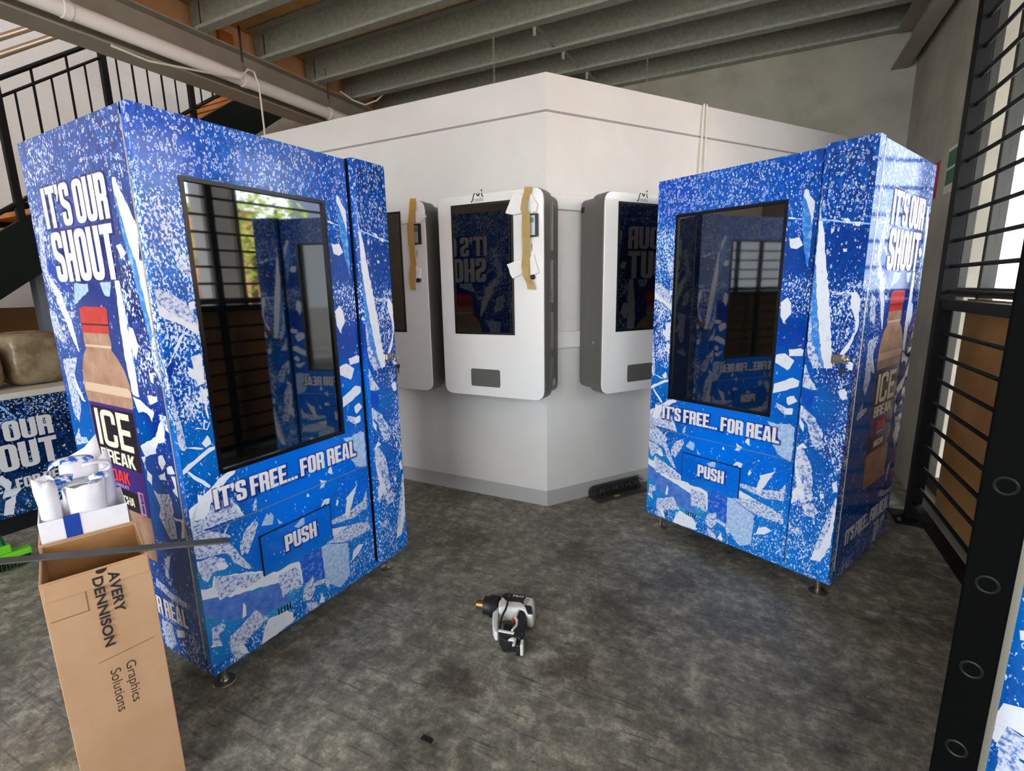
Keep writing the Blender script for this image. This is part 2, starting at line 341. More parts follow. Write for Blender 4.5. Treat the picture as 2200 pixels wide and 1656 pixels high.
tag(MB().tube([(-3.60,1.9,2.80),(-3.60,2.1,2.79),(-3.60,2.4,2.84),(-3.6,2.75,2.9),(-3.598,2.82,2.99),(-3.594,2.87,2.99),(-3.59,2.9,2.9),(-3.59,2.905,2.6),(-3.59,2.9,2.45)], .007, 8).build('drop_cable', CABLE, smooth=True), 'thin white cable looped over the conduit and dropping behind the left machine', 'cable')
tag(MB().tube([(-3.72,3.9,3.2),(-3.66,4.0,3.14),(-3.6,4.1,3.12),(-3.5,4.16,3.16),(-3.45,4.2,3.22)], .007, 6).build('loose_cable', CABLE, smooth=True), 'short white cable end curling out near the beam above the booth', 'cable')
# ================================================================== WHITE BOOTH
WHITE = mat('white laminate panel', (222,218,213), .42, noise=(1.5,(212,208,203),.4,.7))
SKIRT = mat('pale grey skirting', (176,174,171), .45)
bo = thing('display_booth', 'large white panelled booth with an obtuse corner carrying the wall kiosks', 'booth', (-1.082, 2.634, 0))
ya2 = R(53.88)
cx, cy = cos(ya2), sin(ya2)
LF = (4.85-2.634)/sin(ya2)
def rp(t, off): return (t*cx+off*sin(ya2), t*cy-off*cos(ya2))
m = MB(); m.box(-3.6, 0, 0, .03, .1, 2.436); m.build('left_panel', WHITE, bo)
m = MB(); m.prism([(0,0), rp(LF,0), rp(LF,-.03), (-.015,.03)], lambda a,b,h: (a,b,h), (.1, 2.436)); m.build('right_panel', WHITE, bo)
m = MB(); m.prism([(-3.6,-.004),(.002,-.004), rp(LF,.004), rp(LF,-.002), (0,.002), (-3.6,.002)], lambda a,b,h: (a,b,h), (2.246, 2.256)); m.build('groove_strip', mat('mauve grey joint strip', (150,143,148), .5), bo)  # grey strip laid along the groove line of both panels
m = MB(); m.prism([(-3.6,.002),(0,.002), rp(LF,-.002), rp(LF,-.03), (-.015,.03), (-3.6,.03)], lambda a,b,h: (a,b,h), (0, .1)); m.build('skirting', SKIRT, bo)
m = MB(); m.prism([(-3.6,.03),(-.015,.03), rp(LF,-.03), (-3.6, rp(LF,-.03)[1])], lambda a,b,h: (a,b,h), (2.38, 2.41)); m.build('roof_panel', WHITE, bo)
def onR(t, off, z): q = rp(t, off); return (-1.082+q[0], 2.634+q[1], z)
tag(MB().tube([onR(1.155,.010,2.442), onR(1.15,.014,2.38), onR(1.12,.014,1.4), onR(1.1,.014,.9)], .006, 6).build('hanging_rope', CABLE, smooth=True), 'white cord hanging over the right panel of the booth', 'cord', 'cords over the booth')
tag(MB().tube([onR(1.18,.010,2.442), onR(1.18,.014,2.38), onR(1.2,.014,1.4), onR(1.2,.014,.9)], .005, 6).build('hanging_rope', CABLE, smooth=True), 'second strand of white cord just right of the first on the booth', 'cord', 'cords over the booth')
BATT = mat('white batten', (226,222,218), .45)
def batten(M0, x0, x1, z0, z1, lab):
    o = MB().box(x0, x1, -.026, -.001, z0, z1).build('mounting_rail', BATT, bevel=.002); o.matrix_world = M0; tag(o, lab, 'rail', 'kiosk mounting rails'); return o
ML = Matrix.Translation((-1.082, 2.634, 0)); MR = Matrix.Translation((-1.082, 2.634, 0)) @ Matrix.Rotation(ya2, 4, 'Z')
batten(ML, -1.9, .0, 1.752, 1.832, 'upper white rail on the left face of the booth behind two kiosks'); batten(ML, -1.9, 0, .98, 1.075, 'lower white rail on the left face of the booth behind two kiosks')
batten(MR, .012, .9, 1.752, 1.832, 'upper white rail on the right face of the booth'); batten(MR, .012, .9, .98, 1.075, 'lower white rail on the right face of the booth')
# ================================================================== WALL KIOSKS
KGREY = mat('warm grey kiosk shell', (98,96,90), .35, .1); KWHITE = mat('glossy white front', (228,224,220), .18, coat=.3)
SCREEN = mat('black screen glass', (5,6,7), .03, spec=.8, ior=1.85); INK = mat('black ink', (22,20,22), .5)
BLKPL = mat('black plastic', (12,12,13), .35)
def kiosk(M0, label):
    t = thing('wall_kiosk', label, 'kiosk', group='wall kiosks'); t.matrix_world = M0
    W_, z0, z1 = .635, .728, 1.822
    F = lambda a, b, h: (a, -h, b)
    MB().prism(rrect(.012, z0+.012, W_-.012, z1-.012, .05), F, (.027, .14)).build('back_case', KGREY, t, bevel=.004)
    MB().prism(rrect(0, z0, W_, z1, .055), F, (.146, .248)).build('front_case', KGREY, t, bevel=.006)
    fp = MB().prism(rrect(.002, z0+.002, W_-.002, z1-.002, .055), F, (.248, .258)).build('front_panel', KWHITE, t, bevel=.003)
    x0, x1, s0, s1 = .09, .465, 1.08, 1.772
    fr = MB()
    for q in ((x0, x0+.012, s0, s1), (x1-.012, x1, s0, s1), (x0+.012, x1-.012, s0, s0+.012), (x0+.012, x1-.012, s1-.012, s1)): fr.box(q[0], q[1], -.262, -.2582, q[2], q[3])
    fr.build('screen_frame', BLKPL, t)
    MB().box(x0+.012, x1-.012, -.260, -.2582, s0+.012, s1-.012).build('screen', SCREEN, t)
    MB().prism(rrect(.183, .785, .37, .885, .012), F, (.2582, .2592)).build('dispenser_hatch', KGREY, t)
    # logo
    lg = MB()
    def st(pts, r): 
        for a, b in zip(pts, pts[1:]):
            d = Vector(b)-Vector(a); n = Vector((-d.y, d.x)).normalized()
            lg.poly([(a[0]+n.x*r, -.2586, a[1]+n.y*r), (b[0]+n.x*r*.8, -.2586, b[1]+n.y*r*.8), (b[0]-n.x*r*.8, -.2586, b[1]-n.y*r*.8), (a[0]-n.x*r, -.2586, a[1]-n.y*r)])
    ox, oz = .215, 1.779
    st([(ox+.002,oz),(ox+.013,oz+.01),(ox+.017,oz+.03),(ox+.022,oz+.04),(ox+.028,oz+.042)], .0035)
    st([(ox+.036,oz+.042),(ox+.047,oz+.028),(ox+.056,oz+.042)], .004)
    st([(ox+.068,oz+.042),(ox+.070,oz+.026),(ox+.077,oz+.024)], .0035)
    lg.poly([(ox+.068+.005*cos(k), -.2586, oz+.055+.005*sin(k)) for k in [2*pi*i/10 for i in range(10)]])
    lgo = lg.build('logo', INK, fp)
    place_mesh('lettering', font_mesh('media', (ox+.024, oz+.004, ox+.078, oz+.02), 0, 0), mat('grey ink', (110,106,106), .5), fp, (0, -.2586, 0), (1,0,0), (0,0,1))
    MB().box(ox+.015, ox+.078, -.2588, -.2586, oz+.0005, oz+.0015).build('logo_rule', mat('grey ink', (110,106,106), .5), fp)
    # card terminal
    ct = MB()
    tx, tz = .522, 1.582
    for q in ((tx, tx+.008, tz, tz+.112), (tx+.07, tx+.085, tz, tz+.112), (tx+.008, tx+.07, tz, tz+.008), (tx+.008, tx+.07, tz+.104, tz+.112)): ct.box(q[0], q[1], -.272, -.2582, q[2], q[3])
    cto = ct.build('card_terminal', BLKPL, t, bevel=.002)
    MB().box(tx+.008, tx+.07, -.266, -.2582, tz+.008, tz+.104).build('reader_face', mat('silver plastic', (176,180,184), .35, .3), cto)
    MB().box(tx+.03, tx+.062, -.2668, -.266, tz+.07, tz+.094).build('display', mat('lcd green grey', (104,116,104), .3), cto)
    MB().box(tx+.045, tx+.048, -.2592, -.258, 1.515, 1.55).build('coin_slot', INK, t)
    MB().lathe([(.012,-.258),(.012,-.275),(.006,-.28)], (tx+.055, 0, 1.383), 12, 'y').build('button', BLKPL, t, smooth=True)
    h = MB()
    for a, b in ((.78,.95),(1.0,1.2),(1.25,1.47),(1.52,1.76)): h.box(W_-.012, W_+.004, -.146, -.14, a, b)
    h.build('hinge', mat('chrome hinge', (214,205,190), .22, .95), t)
    MB().lathe([(.011,-.0005),(.011,-.008),(.004,-.010)], (0, -.19, 1.02), 12, 'x').build('lock', mat('bright zinc', (205,205,205), .3, .9), t, smooth=True)
    MB().box(-.0008+.012, .0122, -.06, -.03, 1.735, 1.765).build('vent_plate', INK, t)
    MB().box(W_-.0122, W_-.0112, -.10, -.075, .79, .825).build('rating_label', mat('label paper', (210,212,210), .5, noise=(120,(120,125,120),.5,.55)), t)
    return t
k1 = kiosk(ML @ Matrix.Translation((-.543, 0, 0)), 'white-fronted wall kiosk at the booth corner, its whole front in view')
def place(o, M): o.matrix_world = M; return o
k2 = copy_tree(k1); place(k2, ML @ Matrix.Translation((-1.265, 0, 0))); k2['label'] = 'white wall kiosk half hidden behind the left blue machine, with an opaque tan tape strip'
k3 = copy_tree(k1); place(k3, MR @ Matrix.Translation((.2, 0, 0))); k3['label'] = 'white wall kiosk on the right booth face partly behind the right blue machine, no tape'
# packing tape and foam pads
FOAM = mat('white foam pad', (232,228,224), .7, bump=(60,.3)); 
TAPE = mat('brown packing tape', (200,168,104), .2, alpha=.62); TAPE2 = mat('tan packing tape', (186,142,62), .25)
def strip(name, pts, m, lab, cat, y, wv=.0):
    """flat ribbon through centre points (x,z,halfwidth,lift)"""
    mb = MB(); prev = None
    for (x, z, hw, li) in pts:
        a = mb.bm.verts.new((x-hw, y-li, z)); b = mb.bm.verts.new((x+hw, y-li-.002, z-.004))
        if prev: mb.face([prev[0], prev[1], b, a])
        prev = (a, b)
    o = mb.build(name, m); s_ = o.modifiers.new('solid', 'SOLIDIFY'); s_.thickness = .0008
    return tag(o, lab, cat, 'packing tape on kiosks')
YF = 2.634-.262
strip('packing_tape', [(-1.07,1.826,.022,.001),(-1.072,1.80,.022,.004),(-1.087,1.765,.016,.012),(-1.092,1.72,.018,.014),(-1.078,1.69,.023,.014),(-1.078,1.64,.023,.018),(-1.078,1.58,.024,.018),(-1.085,1.5,.022,.004),(-1.087,1.44,.022,.012),(-1.075,1.39,.02,.028),(-1.058,1.35,.022,.012),(-1.052,1.322,.022,.016)], TAPE, 'crinkled see-through brown tape down the corner kiosk over the card reader', 'tape', YF)
strip('packing_tape', [(-1.782,1.834,.022,.001),(-1.785,1.76,.021,.012),(-1.793,1.69,.021,.018),(-1.795,1.58,.021,.018),(-1.798,1.48,.021,.008),(-1.808,1.42,.022,.012),(-1.806,1.37,.02,.016),(-1.80,1.33,.02,.018)], TAPE2, 'flat opaque tan tape strip on the kiosk beside the left machine', 'tape', YF)
def pad(pts, th, lab, seed, y=YF):
    rnd = random.Random(seed); q = []
    for (a, b) in zip(pts, pts[1:]+pts[:1]):
        for k in range(3):
            t = k/3; j = .0 if k == 0 else rnd.uniform(-.002, .002); q.append((a[0]+(b[0]-a[0])*t+j, a[1]+(b[1]-a[1])*t+j))
    o = MB().prism(q, lambda a, b, h: (a, y-h, b), (.001, th)).build('foam_pad', FOAM, bevel=.002)
    tag(o, lab, 'foam pad', 'foam pads taped on kiosks')
pad([(-1.150,1.808),(-1.113,1.797),(-1.098,1.785),(-1.098,1.700),(-1.145,1.695),(-1.2,1.708)], .009, 'white foam wedge left of the tape at the top of the corner kiosk', 1)
pad([(-1.063,1.785),(-1.045,1.78),(-1.02,1.74),(-1.028,1.70),(-1.054,1.698)], .009, 'small white foam scrap right of the tape at the top of the corner kiosk', 2)
pad([(-1.197,1.451),(-1.11,1.478),(-1.108,1.398),(-1.166,1.379)], .008, 'white foam square left of the lower end of the see-through tape', 3)
pad([(-1.064,1.48),(-1.045,1.50),(-1.012,1.405),(-1.064,1.388)], .009, 'white foam piece right of the lower end of the see-through tape', 4)
pad([(-1.869,1.771),(-1.807,1.762),(-1.806,1.70),(-1.868,1.699)], .008, 'white foam pad left of the opaque tape under the kiosk top', 5)
pad([(-1.768,1.764),(-1.717,1.756),(-1.693,1.729),(-1.737,1.70),(-1.768,1.698)], .009, 'white foam pad right of the opaque tape under the kiosk top', 6)
pad([(-1.786,1.46),(-1.752,1.453),(-1.756,1.393),(-1.782,1.392)], .009, 'little white foam pad at the lower end of the opaque tape', 7)
# ================================================================== ICE-WRAPPED VENDING MACHINES
ART_FRONT=[
('p',-0.004,0.369,0.048,0.348,0.190,0.293,0.260,0.282,0.296,0.222,0.292,0.180,0.229,0.188,0.171,0.198,0.088,0.237,-0.000,0.306),
('m',0.382,0.339,0.456,0.326,0.463,0.260,0.460,0.193,0.363,0.219,0.357,0.315),
('f',-0.007,0.596,0.050,0.588,0.115,0.538,0.105,0.518,0.132,0.467,0.083,0.491,0.053,0.497,-0.007,0.511),
('f',-0.011,0.504,0.011,0.498,0.050,0.498,0.086,0.469,0.095,0.438,0.082,0.433,0.051,0.443,0.024,0.418,0.011,0.435,-0.002,0.486),
('w',0.060,0.462,0.076,0.461,0.095,0.438,0.082,0.433,0.061,0.442),
('f',0.105,0.518,0.132,0.467,0.170,0.396,0.163,0.389,0.114,0.437,0.095,0.485,0.077,0.518),
('w',-0.012,0.406,0.015,0.397,0.036,0.394,0.045,0.428,0.097,0.404,0.142,0.388,0.219,0.353,0.258,0.326,0.293,0.326,0.321,0.327,0.353,0.318,0.359,0.258,0.359,0.221,0.306,0.236,0.260,0.282,0.133,0.319,0.087,0.326,0.076,0.339,0.053,0.336,0.049,0.351,-0.001,0.368),
('f',0.049,0.424,0.097,0.401,0.147,0.380,0.117,0.350,0.088,0.335,0.054,0.345,0.044,0.389),
('f',0.141,0.380,0.208,0.350,0.191,0.330,0.141,0.329,0.119,0.345),
('f',0.263,0.304,0.275,0.312,0.335,0.303,0.353,0.278,0.354,0.212,0.296,0.222,0.271,0.213,0.263,0.277),
('f',0.069,0.191,0.119,0.209,0.164,0.231,0.206,0.171,0.139,0.147,0.109,0.134,0.112,0.098,0.080,0.091,0.065,0.132,0.063,0.167),
('w',0.092,0.161,0.105,0.133,0.124,0.088,0.104,0.096,0.091,0.128),
('w',0.169,0.087,0.184,0.128,0.205,0.166,0.280,0.155,0.304,0.132,0.302,0.094,0.213,0.088),
('f',0.016,0.257,0.046,0.256,0.059,0.240,0.051,0.226,0.035,0.222,0.033,0.206,0.040,0.176,0.003,0.195,0.011,0.204,0.014,0.230),
('w',0.003,0.195,0.013,0.200,0.024,0.187,0.039,0.182,0.040,0.174),
('w',0.126,0.282,0.133,0.267,0.130,0.230,0.116,0.228),
('f',0.209,0.547,0.213,0.538,0.189,0.491,0.163,0.447,0.152,0.460,0.155,0.483,0.165,0.514,0.193,0.547),
('g',0.456,0.326,0.498,0.322,0.589,0.278,0.586,0.204,0.584,0.133,0.534,0.103,0.471,0.157,0.460,0.193),
('f',0.404,0.227,0.407,0.214,0.411,0.170,0.385,0.136,0.351,0.152,0.355,0.186,0.371,0.210),
('f',0.367,0.134,0.413,0.109,0.413,0.088,0.380,0.090,0.364,0.114),
('w',0.440,0.136,0.446,0.089,0.421,0.098),
('f',0.405,0.199,0.464,0.186,0.480,0.152,0.468,0.137,0.458,0.169,0.408,0.181),
('f',0.712,0.477,0.684,0.431,0.602,0.414,0.497,0.415,0.516,0.397,0.632,0.378,0.709,0.392),
('f',0.488,0.419,0.513,0.376,0.575,0.361,0.709,0.325,0.717,0.285,0.589,0.285,0.483,0.328,0.511,0.350),
('w',0.514,0.380,0.575,0.361,0.541,0.345,0.505,0.349),
('g',0.262,0.559,0.272,0.543,0.264,0.511,0.235,0.522),
('g',0.284,0.526,0.305,0.500,0.289,0.500),
('g',0.344,0.467,0.378,0.493,0.390,0.483,0.388,0.459,0.360,0.455),
('w',0.663,0.518,0.649,0.491,0.621,0.429,0.600,0.392,0.585,0.407,0.602,0.464,0.598,0.479,0.633,0.498),
('g',0.610,0.737,0.652,0.730,0.703,0.743,0.725,0.728,0.722,0.577,0.677,0.592,0.637,0.641,0.677,0.655),
('w',0.641,0.245,0.670,0.236,0.637,0.204,0.601,0.189,0.611,0.227),
('w',0.488,0.514,0.518,0.511,0.503,0.469,0.496,0.498,0.473,0.490),
('w',0.419,0.572,0.428,0.555,0.413,0.557),
('w',0.552,0.493,0.561,0.481,0.551,0.463,0.544,0.470),
('f',0.640,0.825,0.698,0.802,0.674,0.781,0.643,0.806),
('w',0.479,0.604,0.511,0.588,0.494,0.568,0.475,0.567,0.486,0.584),
('w',0.538,0.647,0.541,0.603,0.520,0.619),
('f',0.211,0.629,0.217,0.620,0.212,0.584,0.199,0.593),
('f',-0.003,0.640,0.043,0.631,0.080,0.670,0.130,0.668,0.146,0.637,0.169,0.588,0.125,0.592,0.044,0.596,-0.012,0.596),
('w',-0.013,0.675,0.010,0.682,0.031,0.690,0.032,0.715,0.048,0.706,0.077,0.723,0.112,0.747,0.138,0.756,0.160,0.751,0.153,0.742,0.123,0.726,0.107,0.709,0.088,0.707,0.079,0.682,0.067,0.672,0.061,0.649,0.043,0.631,-0.003,0.640,-0.011,0.602,-0.020,0.606,-0.018,0.655),
('w',-0.012,0.805,0.019,0.819,0.047,0.831,0.086,0.852,0.104,0.852,0.103,0.842,0.067,0.827,0.026,0.805,-0.009,0.790),
('w',0.011,0.797,0.020,0.795,0.048,0.762,0.075,0.729,0.070,0.723,0.027,0.769),
('f',-0.010,0.987,0.009,0.980,0.016,0.957,0.018,0.922,0.021,0.872,0.015,0.860,-0.003,0.873,-0.016,0.875),
('w',0.016,0.872,0.045,0.866,0.069,0.856,0.068,0.852,0.039,0.862),
('w',0.066,0.872,0.086,0.893,0.092,0.881,0.095,0.863,0.076,0.855),
('w',0.052,0.919,0.059,0.920,0.088,0.909,0.101,0.931,0.097,0.932,0.088,0.914,0.081,0.914,0.088,0.942,0.083,0.944,0.077,0.916,0.058,0.925),
('w',0.148,0.636,0.169,0.588,0.163,0.589,0.141,0.627),
('f',0.092,0.553,0.110,0.581,0.115,0.578,0.097,0.550),
('f',-0.013,1.361,0.005,1.344,0.043,1.331,0.071,1.308,0.093,1.276,0.107,1.256,0.105,1.227,0.054,1.259,0.008,1.294,-0.012,1.321),
('w',-0.013,1.321,0.008,1.294,0.054,1.259,0.105,1.227,0.103,1.204,0.061,1.236,0.002,1.270,-0.014,1.295),
('w',0.070,1.141,0.084,1.145,0.103,1.143,0.101,1.081,0.100,1.057,0.080,1.051,0.076,1.070,0.057,1.085,0.058,1.114,0.075,1.102),
('w',0.069,1.015,0.086,1.017,0.086,0.996,0.076,1.001),
('f',-0.013,1.074,0.001,1.063,0.008,1.024,0.008,0.964,-0.012,0.969,-0.014,1.029),
('w',0.058,1.214,0.059,1.205,0.023,1.147,0.018,1.148,0.039,1.187),
('d',-0.004,1.117,0.023,1.147,0.027,1.141,0.001,1.066,-0.008,1.073),
('w',-0.002,1.119,0.025,1.164,0.016,1.134),
('f',0.073,1.417,0.101,1.407,0.105,1.380,0.088,1.393),
('w',0.086,1.302,0.103,1.307,0.103,1.284,0.088,1.279),
('w',0.084,1.039,0.106,1.037,0.107,1.019,0.098,1.009,0.099,0.942,0.094,0.948,0.091,1.010),
('k',0.674,1.690,0.691,1.681,0.697,1.665,0.718,1.639,0.716,1.388,0.706,1.406,0.692,1.478,0.680,1.558,0.673,1.649),
('w',0.677,1.690,0.691,1.686,0.697,1.665,0.718,1.639,0.715,1.552,0.705,1.596,0.687,1.646,0.675,1.666),
('w',0.637,1.506,0.672,1.511,0.689,1.478,0.667,1.464,0.645,1.469,0.638,1.484),
('w',0.624,1.251,0.650,1.273,0.665,1.249,0.669,1.206,0.641,1.164,0.627,1.195),
('w',0.672,1.058,0.717,1.067,0.730,1.060,0.727,1.036,0.676,1.030),
('w',0.624,1.031,0.658,1.040,0.696,1.015,0.675,0.969,0.623,0.997),
('w',0.625,1.592,0.674,1.581,0.673,1.576,0.624,1.586),
('w',0.626,1.031,0.645,1.014,0.667,1.020,0.698,1.011,0.681,0.974,0.670,0.990,0.626,1.010),
('w',0.625,0.905,0.670,0.926,0.697,0.941,0.725,0.931,0.723,0.908,0.678,0.884,0.623,0.864),
('w',0.681,0.853,0.709,0.865,0.725,0.844,0.691,0.821,0.683,0.833),
('w',0.676,0.804,0.710,0.811,0.710,0.785,0.677,0.780),
('K',0.682,1.649,0.693,1.647,0.725,1.537,0.740,1.420,0.772,1.246,0.795,1.103,0.819,0.999,0.794,1.037,0.764,1.117,0.731,1.230,0.717,1.382,0.692,1.517),
('W',0.678,1.683,0.693,1.685,0.722,1.643,0.732,1.612,0.769,1.529,0.786,1.417,0.808,1.301,0.822,1.200,0.846,1.026,0.848,1.002,0.819,0.999,0.795,1.103,0.772,1.246,0.740,1.420,0.725,1.537,0.689,1.648),
('F',0.731,1.230,0.764,1.117,0.794,1.037,0.816,0.999,0.779,0.994,0.754,1.058,0.732,1.131),
('W',0.881,1.290,0.901,1.293,0.920,1.263,0.923,1.203,0.922,1.150,0.906,1.111,0.879,1.042,0.867,1.056,0.909,1.146,0.908,1.188,0.890,1.233),
('F',0.816,1.297,0.881,1.293,0.882,1.282,0.824,1.282),
('L',0.729,1.571,0.838,1.552,0.917,1.537,0.917,1.530,0.730,1.562),
('W',0.834,1.562,0.851,1.557,0.856,1.542,0.842,1.543),
('W',0.868,1.544,0.888,1.542,0.886,1.528,0.873,1.531),
('F',0.793,1.530,0.807,1.542,0.804,1.518,0.795,1.507),
('W',0.840,1.452,0.851,1.452,0.855,1.442,0.844,1.440),
('F',0.724,1.007,0.757,0.996,0.781,0.943,0.803,0.909,0.785,0.906,0.748,0.915,0.726,0.961),
('W',0.685,0.936,0.698,0.953,0.720,0.943,0.729,0.978,0.734,0.966,0.733,0.928,0.727,0.914,0.707,0.916,0.691,0.918),
('W',0.713,0.826,0.737,0.837,0.772,0.820,0.812,0.790,0.800,0.782,0.777,0.786,0.771,0.782,0.741,0.814,0.733,0.795,0.724,0.806),
('W',0.880,0.918,0.897,0.927,0.908,0.913,0.907,0.889,0.896,0.881,0.884,0.895),
('W',0.890,1.025,0.906,1.034,0.918,1.028,0.917,1.002,0.903,1.001),
('B',0.726,0.874,0.747,0.900,0.794,0.899,0.791,0.840,0.777,0.827,0.759,0.849,0.740,0.852),
('F',0.759,0.834,0.811,0.784,0.843,0.729,0.834,0.664,0.804,0.684,0.782,0.760,0.747,0.789),
('W',0.726,0.834,0.759,0.834,0.747,0.789,0.770,0.757,0.769,0.726,0.741,0.760),
('W',0.722,0.655,0.773,0.681,0.790,0.663,0.752,0.639),
('F',0.752,0.639,0.774,0.663,0.813,0.587,0.831,0.444,0.788,0.420,0.753,0.532,0.733,0.578),
('W',0.752,0.639,0.733,0.578,0.765,0.489,0.788,0.420,0.796,0.470,0.758,0.571),
('W',0.717,0.463,0.769,0.489,0.796,0.454,0.769,0.423,0.725,0.403),
('W',0.844,0.184,0.857,0.232,0.884,0.365,0.913,0.487,0.921,0.431,0.914,0.283,0.883,0.192),
('F',0.857,0.232,0.884,0.365,0.913,0.487,0.902,0.345,0.873,0.239),
('F',0.727,0.310,0.804,0.293,0.794,0.272,0.729,0.284),
('F',0.793,0.419,0.832,0.433,0.858,0.402,0.843,0.383,0.849,0.345,0.841,0.342,0.835,0.373,0.803,0.375),
('W',0.853,0.480,0.867,0.488,0.871,0.469,0.858,0.462),
('W',0.717,0.160,0.735,0.143,0.721,0.121),
('W',0.892,0.538,0.910,0.556,0.914,0.507,0.900,0.508),
('f',0.142,0.452,0.140,0.492,0.168,0.539,0.206,0.559,0.195,0.517,0.159,0.464),
('g',0.223,0.524,0.247,0.561,0.259,0.548,0.254,0.514)]
ART_SIDE=[
('k',0.605,1.625,0.618,1.577,0.637,1.499,0.657,1.436,0.681,1.393,0.665,1.343,0.631,1.429,0.617,1.492,0.613,1.547,0.603,1.603),
('w',0.609,1.654,0.624,1.653,0.643,1.615,0.674,1.572,0.706,1.513,0.714,1.494,0.681,1.393,0.657,1.436,0.637,1.499,0.618,1.577,0.605,1.625),
('g',0.242,1.368,0.338,1.366,0.335,1.341,0.211,1.296),
('g',0.422,1.365,0.498,1.372,0.474,1.324,0.442,1.327),
('w',0.566,1.469,0.598,1.473,0.619,1.446,0.589,1.431),
('b',0.072,1.453,0.118,1.427,0.141,1.370,0.195,1.365,0.173,1.336,0.123,1.367,0.061,1.413),
('f',0.053,1.587,0.092,1.597,0.060,1.480,0.047,1.403,0.120,1.343,0.155,1.295,0.120,1.290,0.036,1.361,0.003,1.428),
('w',0.047,1.403,0.120,1.343,0.144,1.290,0.112,1.290,0.060,1.358),
('k',0.635,1.424,0.668,1.423,0.675,1.361,0.690,1.272,0.697,1.206,0.701,1.151,0.679,1.186,0.663,1.272,0.654,1.329,0.640,1.397),
('w',0.668,1.423,0.711,1.421,0.711,1.355,0.710,1.283,0.709,1.229,0.697,1.206,0.690,1.272,0.675,1.361),
('f',0.679,1.186,0.706,1.220,0.707,1.170,0.710,1.109,0.715,1.069,0.689,1.093,0.673,1.112),
('w',0.523,1.370,0.552,1.369,0.553,1.288,0.555,1.172,0.557,1.053,0.556,1.014,0.515,1.019,0.503,1.146,0.512,1.273),
('f',0.552,1.369,0.555,1.310,0.563,1.248,0.563,1.143,0.557,1.053,0.555,1.172,0.553,1.288),
('w',0.564,1.234,0.586,1.228,0.595,1.203,0.603,1.174,0.577,1.132,0.560,1.152,0.554,1.187),
('w',0.606,1.024,0.664,1.027,0.665,1.012,0.614,0.995),
('w',0.513,1.013,0.559,1.005,0.589,0.990,0.626,0.978,0.619,0.956,0.571,0.969,0.533,0.962),
('w',0.639,1.092,0.664,1.100,0.658,1.065,0.643,1.069),
('w',0.508,0.848,0.570,0.874,0.617,0.894,0.643,0.930,0.664,0.949,0.679,0.919,0.670,0.886,0.626,0.874,0.603,0.848,0.605,0.838,0.530,0.814),
('w',0.612,0.828,0.641,0.838,0.654,0.815,0.623,0.785,0.608,0.805),
('w',0.654,0.799,0.687,0.810,0.700,0.787,0.653,0.779),
('w',0.605,0.767,0.639,0.782,0.641,0.754,0.599,0.750),
('w',0.672,0.774,0.697,0.776,0.697,0.707,0.668,0.726,0.686,0.738),
('f',0.544,0.707,0.573,0.696,0.644,0.710,0.656,0.684,0.650,0.625,0.651,0.559,0.606,0.544,0.554,0.615,0.575,0.652),
('w',0.571,0.976,0.633,0.977,0.611,0.940,0.601,0.958),
('f',0.661,0.972,0.699,0.969,0.703,0.917,0.677,0.927,0.664,0.949),
('w',0.647,0.633,0.692,0.635,0.694,0.624,0.650,0.625),
('w',0.697,0.636,0.713,0.640,0.700,0.574,0.678,0.566),
('w',0.501,0.810,0.531,0.817,0.512,0.777,0.554,0.755,0.542,0.719,0.515,0.734,0.524,0.762),
('w',0.073,1.321,0.135,1.294,0.165,1.253,0.186,1.136,0.173,1.142,0.140,1.197,0.125,1.235,0.096,1.280),
('f',0.031,1.103,0.154,1.117,0.113,1.060,0.111,1.016,0.112,0.942,0.074,0.874,0.038,0.908,0.038,0.965,0.033,1.032),
('w',0.101,1.052,0.124,1.010,0.155,0.958,0.129,0.963,0.100,1.012),
('f',-0.004,1.286,0.055,1.266,0.066,1.216,0.082,1.160,0.060,1.166,0.018,1.186,0.002,1.207),
('f',-0.001,0.798,0.057,0.852,0.059,0.818,0.111,0.821,0.120,0.803,0.008,0.779),
('f',0.152,1.277,0.198,1.274,0.200,1.260,0.173,1.253),
('f',0.447,0.197,0.520,0.202,0.526,0.130,0.487,0.089,0.445,0.100),
('w',0.542,0.189,0.597,0.204,0.599,0.179,0.542,0.158),
('f',0.541,0.458,0.592,0.486,0.555,0.417,0.554,0.382,0.530,0.390),
('f',0.461,0.364,0.557,0.333,0.646,0.327,0.641,0.306,0.533,0.310,0.450,0.330)]

W_, D_, HB, HT, XC, CP = .9176, .7433, .087, 1.83, .732, .028
SX0, SX1, SZ0, SZ1 = .106, .620, .755, 1.6627
